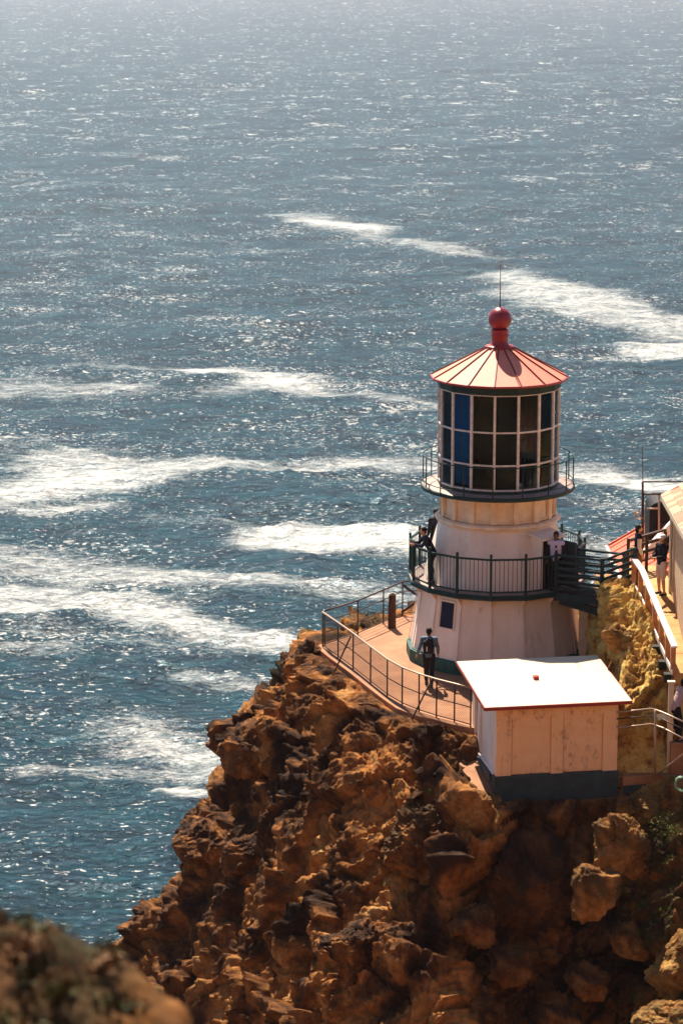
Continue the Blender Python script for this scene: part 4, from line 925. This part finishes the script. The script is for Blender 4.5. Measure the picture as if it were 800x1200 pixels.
def person(label, loc, face, J, top, legs, shoes=None, skin=SKIN, sleeve=None, hair='short', hat=None, shorts=False, extras=None, group='visitors at the lighthouse', yoke=None, H=1.74):
    """J: joint positions in the person's own frame, facing -Y, origin between the feet"""
    T = thing('person', label, 'person', loc, face, group)
    s = H/1.74
    D = dict(pelvis=(0,0,.95), chest=(0,0,1.28), neck=(0,0,1.46), head=(0,-.01,1.62),
             shL=(.18,0,1.41), elL=(.24,.02,1.14), haL=(.25,-.06,.90), shR=(-.18,0,1.41), elR=(-.24,.02,1.14), haR=(-.25,-.06,.90),
             hipL=(.09,0,.93), knL=(.10,-.02,.50), anL=(.10,.02,.09), hipR=(-.09,0,.93), knR=(-.10,-.02,.50), anR=(-.10,.02,.09))
    D.update(J); V_ = {k: Vector(v)*s for k, v in D.items()}
    b = MB(); pe, ch, ne, he = V_['pelvis'], V_['chest'], V_['neck'], V_['head']
    def torso(mb, g, low=0):
        for q in range(9):
            t = q/8; c = pe.lerp(ch, t); mb.sphere(c, .115+g+.01*abs(t-.4), 12, 8, (1.22,.86,1))
        for q in range(5): mb.sphere(ch.lerp(ne, q/6), .132+g-.014*q, 12, 8, (1.2,.84,1))
        mb.tube([V_['shL'], ch.lerp(ne, .72), V_['shR']], [.062+g, .075+g, .062+g], 12); mb.sphere(V_['shL'], .064+g, 10, 8); mb.sphere(V_['shR'], .064+g, 10, 8)
    torso(b, 0); limb(b, [ch.lerp(ne, .6), ne, ne.lerp(he, .5)], [.075,.057,.055])
    fw = Vector((0,-1,0)); 
    b.sphere(he+Vector((0,.012,.03)), .094, 16, 12, (.84,1.02,1.06)); b.sphere(he+Vector((0,-.028,-.05)), .064, 14, 10, (.92,.98,1.05)); b.sphere(he+Vector((0,-.098,-.01)), .016, 8, 6, (.8,1,1.5))
    b.sphere(he+Vector((0,-.080,-.058)), .022, 8, 6, (1.2,.7,.5))
    for sx_ in (1,-1): b.sphere(he+Vector((sx_*.080,.008,-.01)), .022, 8, 6, (.4,.8,1.3)); b.sphere(he+Vector((sx_*.032,-.085,.012)), .012, 8, 6)
    for sd2 in 'LR':
        sh, el, ha = V_['sh'+sd2], V_['el'+sd2], V_['ha'+sd2]; limb(b, [sh, el, ha], [.050,.040,.028])
        hi, kn, an = V_['hip'+sd2], V_['kn'+sd2], V_['an'+sd2]; limb(b, [hi, kn, kn.lerp(an, .35), an], [.088,.056,.056,.038])
        # hand: palm, four fingers, thumb
        d = (ha-el).normalized(); sxx = 1 if sd2 == 'L' else -1; w = d.cross(Vector((sxx,0,0)));  w = w.normalized() if w.length > .2 else Vector((0,1,0)); nrm = d.cross(w)
        pal = ha+d*.05; b.tube([ha, pal, ha+d*.09], [.026,.036,.034], 8)
        for k, (o_, L) in enumerate(((-.027,.065),(-.009,.078),(.009,.073),(.027,.056))):
            r_ = ha+d*.085+w*o_; b.tube([r_, r_+d*L*.5+nrm*.006*sxx, r_+d*L*.85+nrm*.022*sxx], [.0115,.0105,.009], 6)
        r_ = ha+d*.03-w*.03; b.tube([r_, r_+d*.03-w*.028, r_+d*.062-w*.034], [.013,.012,.010], 6)
        f_ = an; b.tube([f_+Vector((0,.05,-.03)), f_+Vector((0,-.03,-.045)), f_+Vector((0,-.15,-.062))], [.04,.042,.03], 8)
    o = b.build('body', skin, T); remesh(o, .0115, 2)
    c = MB(); torso(c, .022)
    for sd2 in 'LR':
        sh, el, ha = V_['sh'+sd2], V_['el'+sd2], V_['ha'+sd2]
        if sleeve != 'none' and sleeve is None: limb(c, [sh, el, el.lerp(ha, .85)], [.068,.056,.045])
        elif sleeve == 'short': limb(c, [sh, sh.lerp(el, .7)], [.070,.066])
    c.sphere(pe+Vector((0,0,-.03)), .138, 12, 8, (1.2,.88,.7))
    o = c.build('shirt', top, T); remesh(o, .014, 3)
    if sleeve not in (None, 'short', 'none'):
        c = MB()
        for sd2 in 'LR':
            sh, el, ha = V_['sh'+sd2], V_['el'+sd2], V_['ha'+sd2]; c2 = MB(); limb(c2, [sh, el, el.lerp(ha, .85)], [.073,.060,.048]); o = c2.build('sleeve', sleeve, T); remesh(o, .014, 3)
    c = MB()
    for q in range(3): c.sphere(pe+Vector((0,0,-.05*q)), .128, 12, 8, (1.22,.88,.8))
    for sd2 in 'LR':
        hi, kn, an = V_['hip'+sd2], V_['kn'+sd2], V_['an'+sd2]
        if shorts: limb(c, [hi, kn.lerp(hi, .08)], [.108,.088])
        else: limb(c, [hi, kn, kn.lerp(an, .4), an.lerp(kn, .05)], [.105,.074,.072,.060])
    o = c.build('shorts' if shorts else 'trousers', legs, T); remesh(o, .014, 3)
    for sd2 in 'LR':
        an = V_['an'+sd2]; c = MB(); c.sphere(an+Vector((0,.03,-.045)), .05, 10, 8, (.95,1.1,.85)); c.sphere(an+Vector((0,-.05,-.055)), .05, 10, 8, (.95,1.7,.62)); c.sphere(an+Vector((0,-.12,-.06)), .045, 10, 8, (1,1.3,.6)); c.box(an+Vector((0,-.04,-.085)), (.085,.26,.02))
        o = c.build('shoe', shoes or M['black'], T); remesh(o, .011, 2)
    if hair == 'short':
        c = MB(); c.sphere(he+Vector((0,.022,.045)), .100, 14, 10, (.88,1.0,1.0)); c.sphere(he+Vector((0,.05,-.01)), .075, 12, 8, (.95,.8,1.1)); o = c.build('hair', HAIR, T); remesh(o, .012, 2)
    if hair == 'beard':
        c = MB(); c.sphere(he+Vector((0,.022,.045)), .100, 14, 10, (.88,1.0,1.0)); c.sphere(he+Vector((0,.05,-.03)), .08, 12, 8, (.95,.8,1.3)); c.sphere(he+Vector((0,-.055,-.085)), .058, 12, 8, (1,.8,1)); o = c.build('hair', HAIR, T); remesh(o, .012, 2)
    if hat:
        c = MB(); c.sphere(he+Vector((0,.015,.065)), .104, 16, 10, (.9,1.02,.82)); c.box(he+Vector((0,-.13,.055)), (.14,.13,.02)); o = c.build('cap', hat, T); remesh(o, .012, 2)
    if extras: extras(T, V_)
    return T
def backpack(T, V_):
    c = (V_['pelvis']+V_['chest'])/2+Vector((0,.19,.13)); b = MB(); b.sphere(c, .2, 14, 10, (.82,.5,1.15)); b.box(c+Vector((0,.0,-.03)), (.27,.15,.36)); o = b.build('backpack', mat('black_pack', (.012,.014,.022), .7), T); remesh(o, .015, 4)
    for sx_ in (1,-1): MB().tube([c+Vector((sx_*.10,-.02,.2)), V_['neck']+Vector((sx_*.10,.02,.015)), V_['chest']+Vector((sx_*.13,-.135,.02)), V_['pelvis']+Vector((sx_*.14,-.02,.12))], .018, 6).build('strap', M['black'], T, True)
    MB().box(c+Vector((.03,.10,-.06)), (.03,.02,.14)).build('strap_end', M['mull'], T)
BLK = mat('black_cloth', (.010,.011,.018), .85); NVY = mat('navy_cloth', (.015,.02,.04), .85); BLU = mat('blue_shirt_cloth', (.10,.19,.28), .8, noise=.5, scale=9)
person('visitor in blue shirt and black backpack walking away along the platform', tuple(at_z(502,804,0)), radians(172),
  dict(pelvis=(0,0,.95), chest=(0,-.02,1.28), elL=(.27,.05,1.15), haL=(.34,-.02,.93), elR=(-.26,-.02,1.15), haR=(-.25,-.14,.95), knL=(.09,-.12,.52), anL=(.09,-.22,.10), knR=(-.09,.0,.50), anR=(-.10,.22,.13)),
  BLU, BLK, extras=backpack)
person('visitor in dark clothes leaning on the left of the lower gallery railing', (-2.12,-.95,2.46), radians(-78),
  dict(pelvis=(0,.16,.93), chest=(0,.0,1.25), neck=(0,-.08,1.42), head=(0,-.13,1.57), shL=(.18,-.05,1.37), shR=(-.18,-.05,1.37), elL=(.22,-.22,1.17), haL=(.10,-.44,1.20), elR=(-.22,-.22,1.17), haR=(-.10,-.42,1.22), hipL=(.09,.14,.91), hipR=(-.09,.14,.91), knL=(.10,.05,.5), anL=(.11,.12,.09), knR=(-.1,.10,.5), anR=(-.1,.30,.09)),
  NVY, BLK, extras=lambda T, V_: MB().box((0,-.50,1.26), (.08,.015,.15), rx=-.3).build('phone', M['black'], T))
person('visitor in black half hidden behind the left side of the tower wall', (-1.80,1.35,2.46), radians(-150), dict(chest=(0,.02,1.27)), BLK, BLK)
person('visitor in a pale lilac baseball shirt with dark sleeves standing at the tower doorway', (1.62,-1.83,2.46), radians(-12),
  dict(elL=(.24,.03,1.14), haL=(.22,-.08,.92)), mat('lilac_cloth', (.60,.50,.68), .8), BLK, skin=SKIN2, sleeve=NVY, hair='short',
  extras=lambda T, V_: MB().add([(.02+.035*cos(a_), -.163, 1.33+.045*sin(a_)) for a_ in np.linspace(0, 2*pi, 8, endpoint=False)]+[(.02+.035*cos(a_), -.155, 1.33+.045*sin(a_)) for a_ in np.linspace(0, 2*pi, 8, endpoint=False)], [tuple(range(8)), tuple(range(8,16))]+[(i,(i+1)%8,8+(i+1)%8,8+i) for i in range(8)]).build('chest_print', NVY, T))
def bag(T, V_):
    b = MB(); b.box((.22,.06,.88), (.14,.30,.34)); o = b.build('shoulder_bag', mat('tan_bag', (.42,.20,.07), .8), T, bevel=.03); MB().tube([(.22,.02,1.04), (.16,.0,1.44), (-.02,.1,1.38)], .014, 6).build('bag_strap', M['post'], T, True)
bp = at_z(748,617,2.9+1.74)
person('bearded visitor in black waistcoat with a tan bag at the top of the steps', (bp.x+.02,bp.y+.2,2.9), radians(95),
  dict(), BLK, mat('brown_trousers', (.20,.09,.04), .85), sleeve=mat('beige_cloth', (.62,.46,.33), .85), hair='beard', extras=bag)
cp = at_z(772,697,2.9)
person('visitor in white cap, black top and pale shorts standing on the ramp', (cp.x+.05,cp.y+.05,2.9), radians(-60),
  dict(elL=(.22,-.04,1.15), haL=(.10,-.28,1.12), elR=(-.22,-.04,1.15), haR=(-.12,-.28,1.10), anL=(.12,.02,.09), anR=(-.14,.04,.09)), BLK, mat('pale_shorts', (.62,.45,.40), .85), sleeve=None, shorts=True, hat=mat('white_cap', (.75,.72,.80), .7), hair='short', shoes=M['black'])
lp = at_y(796,795,-9.45)
o = MB().prism([(4.15,-9.75),(5.6,-9.75),(5.6,-9.05),(4.15,-9.05)], -.72, .16).build('concrete_block', M['concrete'], bevel=.02)
tag(o, 'rough concrete block under the stooping visitor beside the end of the ramp', 'block')
person('visitor in dusty pink top leaning forward beside the pipe railing', (lp.x-.02,-9.45,.16), radians(115),
  dict(pelvis=(0,.12,.95), chest=(0,-.06,1.26), neck=(0,-.13,1.42), head=(0,-.18,1.57), shL=(.18,-.1,1.38), shR=(-.18,-.1,1.38), elL=(.22,-.2,1.12), haL=(.14,-.40,1.06), elR=(-.22,-.2,1.12), haR=(-.14,-.40,1.06), hipL=(.09,.10,.93), hipR=(-.09,.10,.93)),
  mat('dusty_pink_cloth', (.42,.30,.30), .85), BLK)
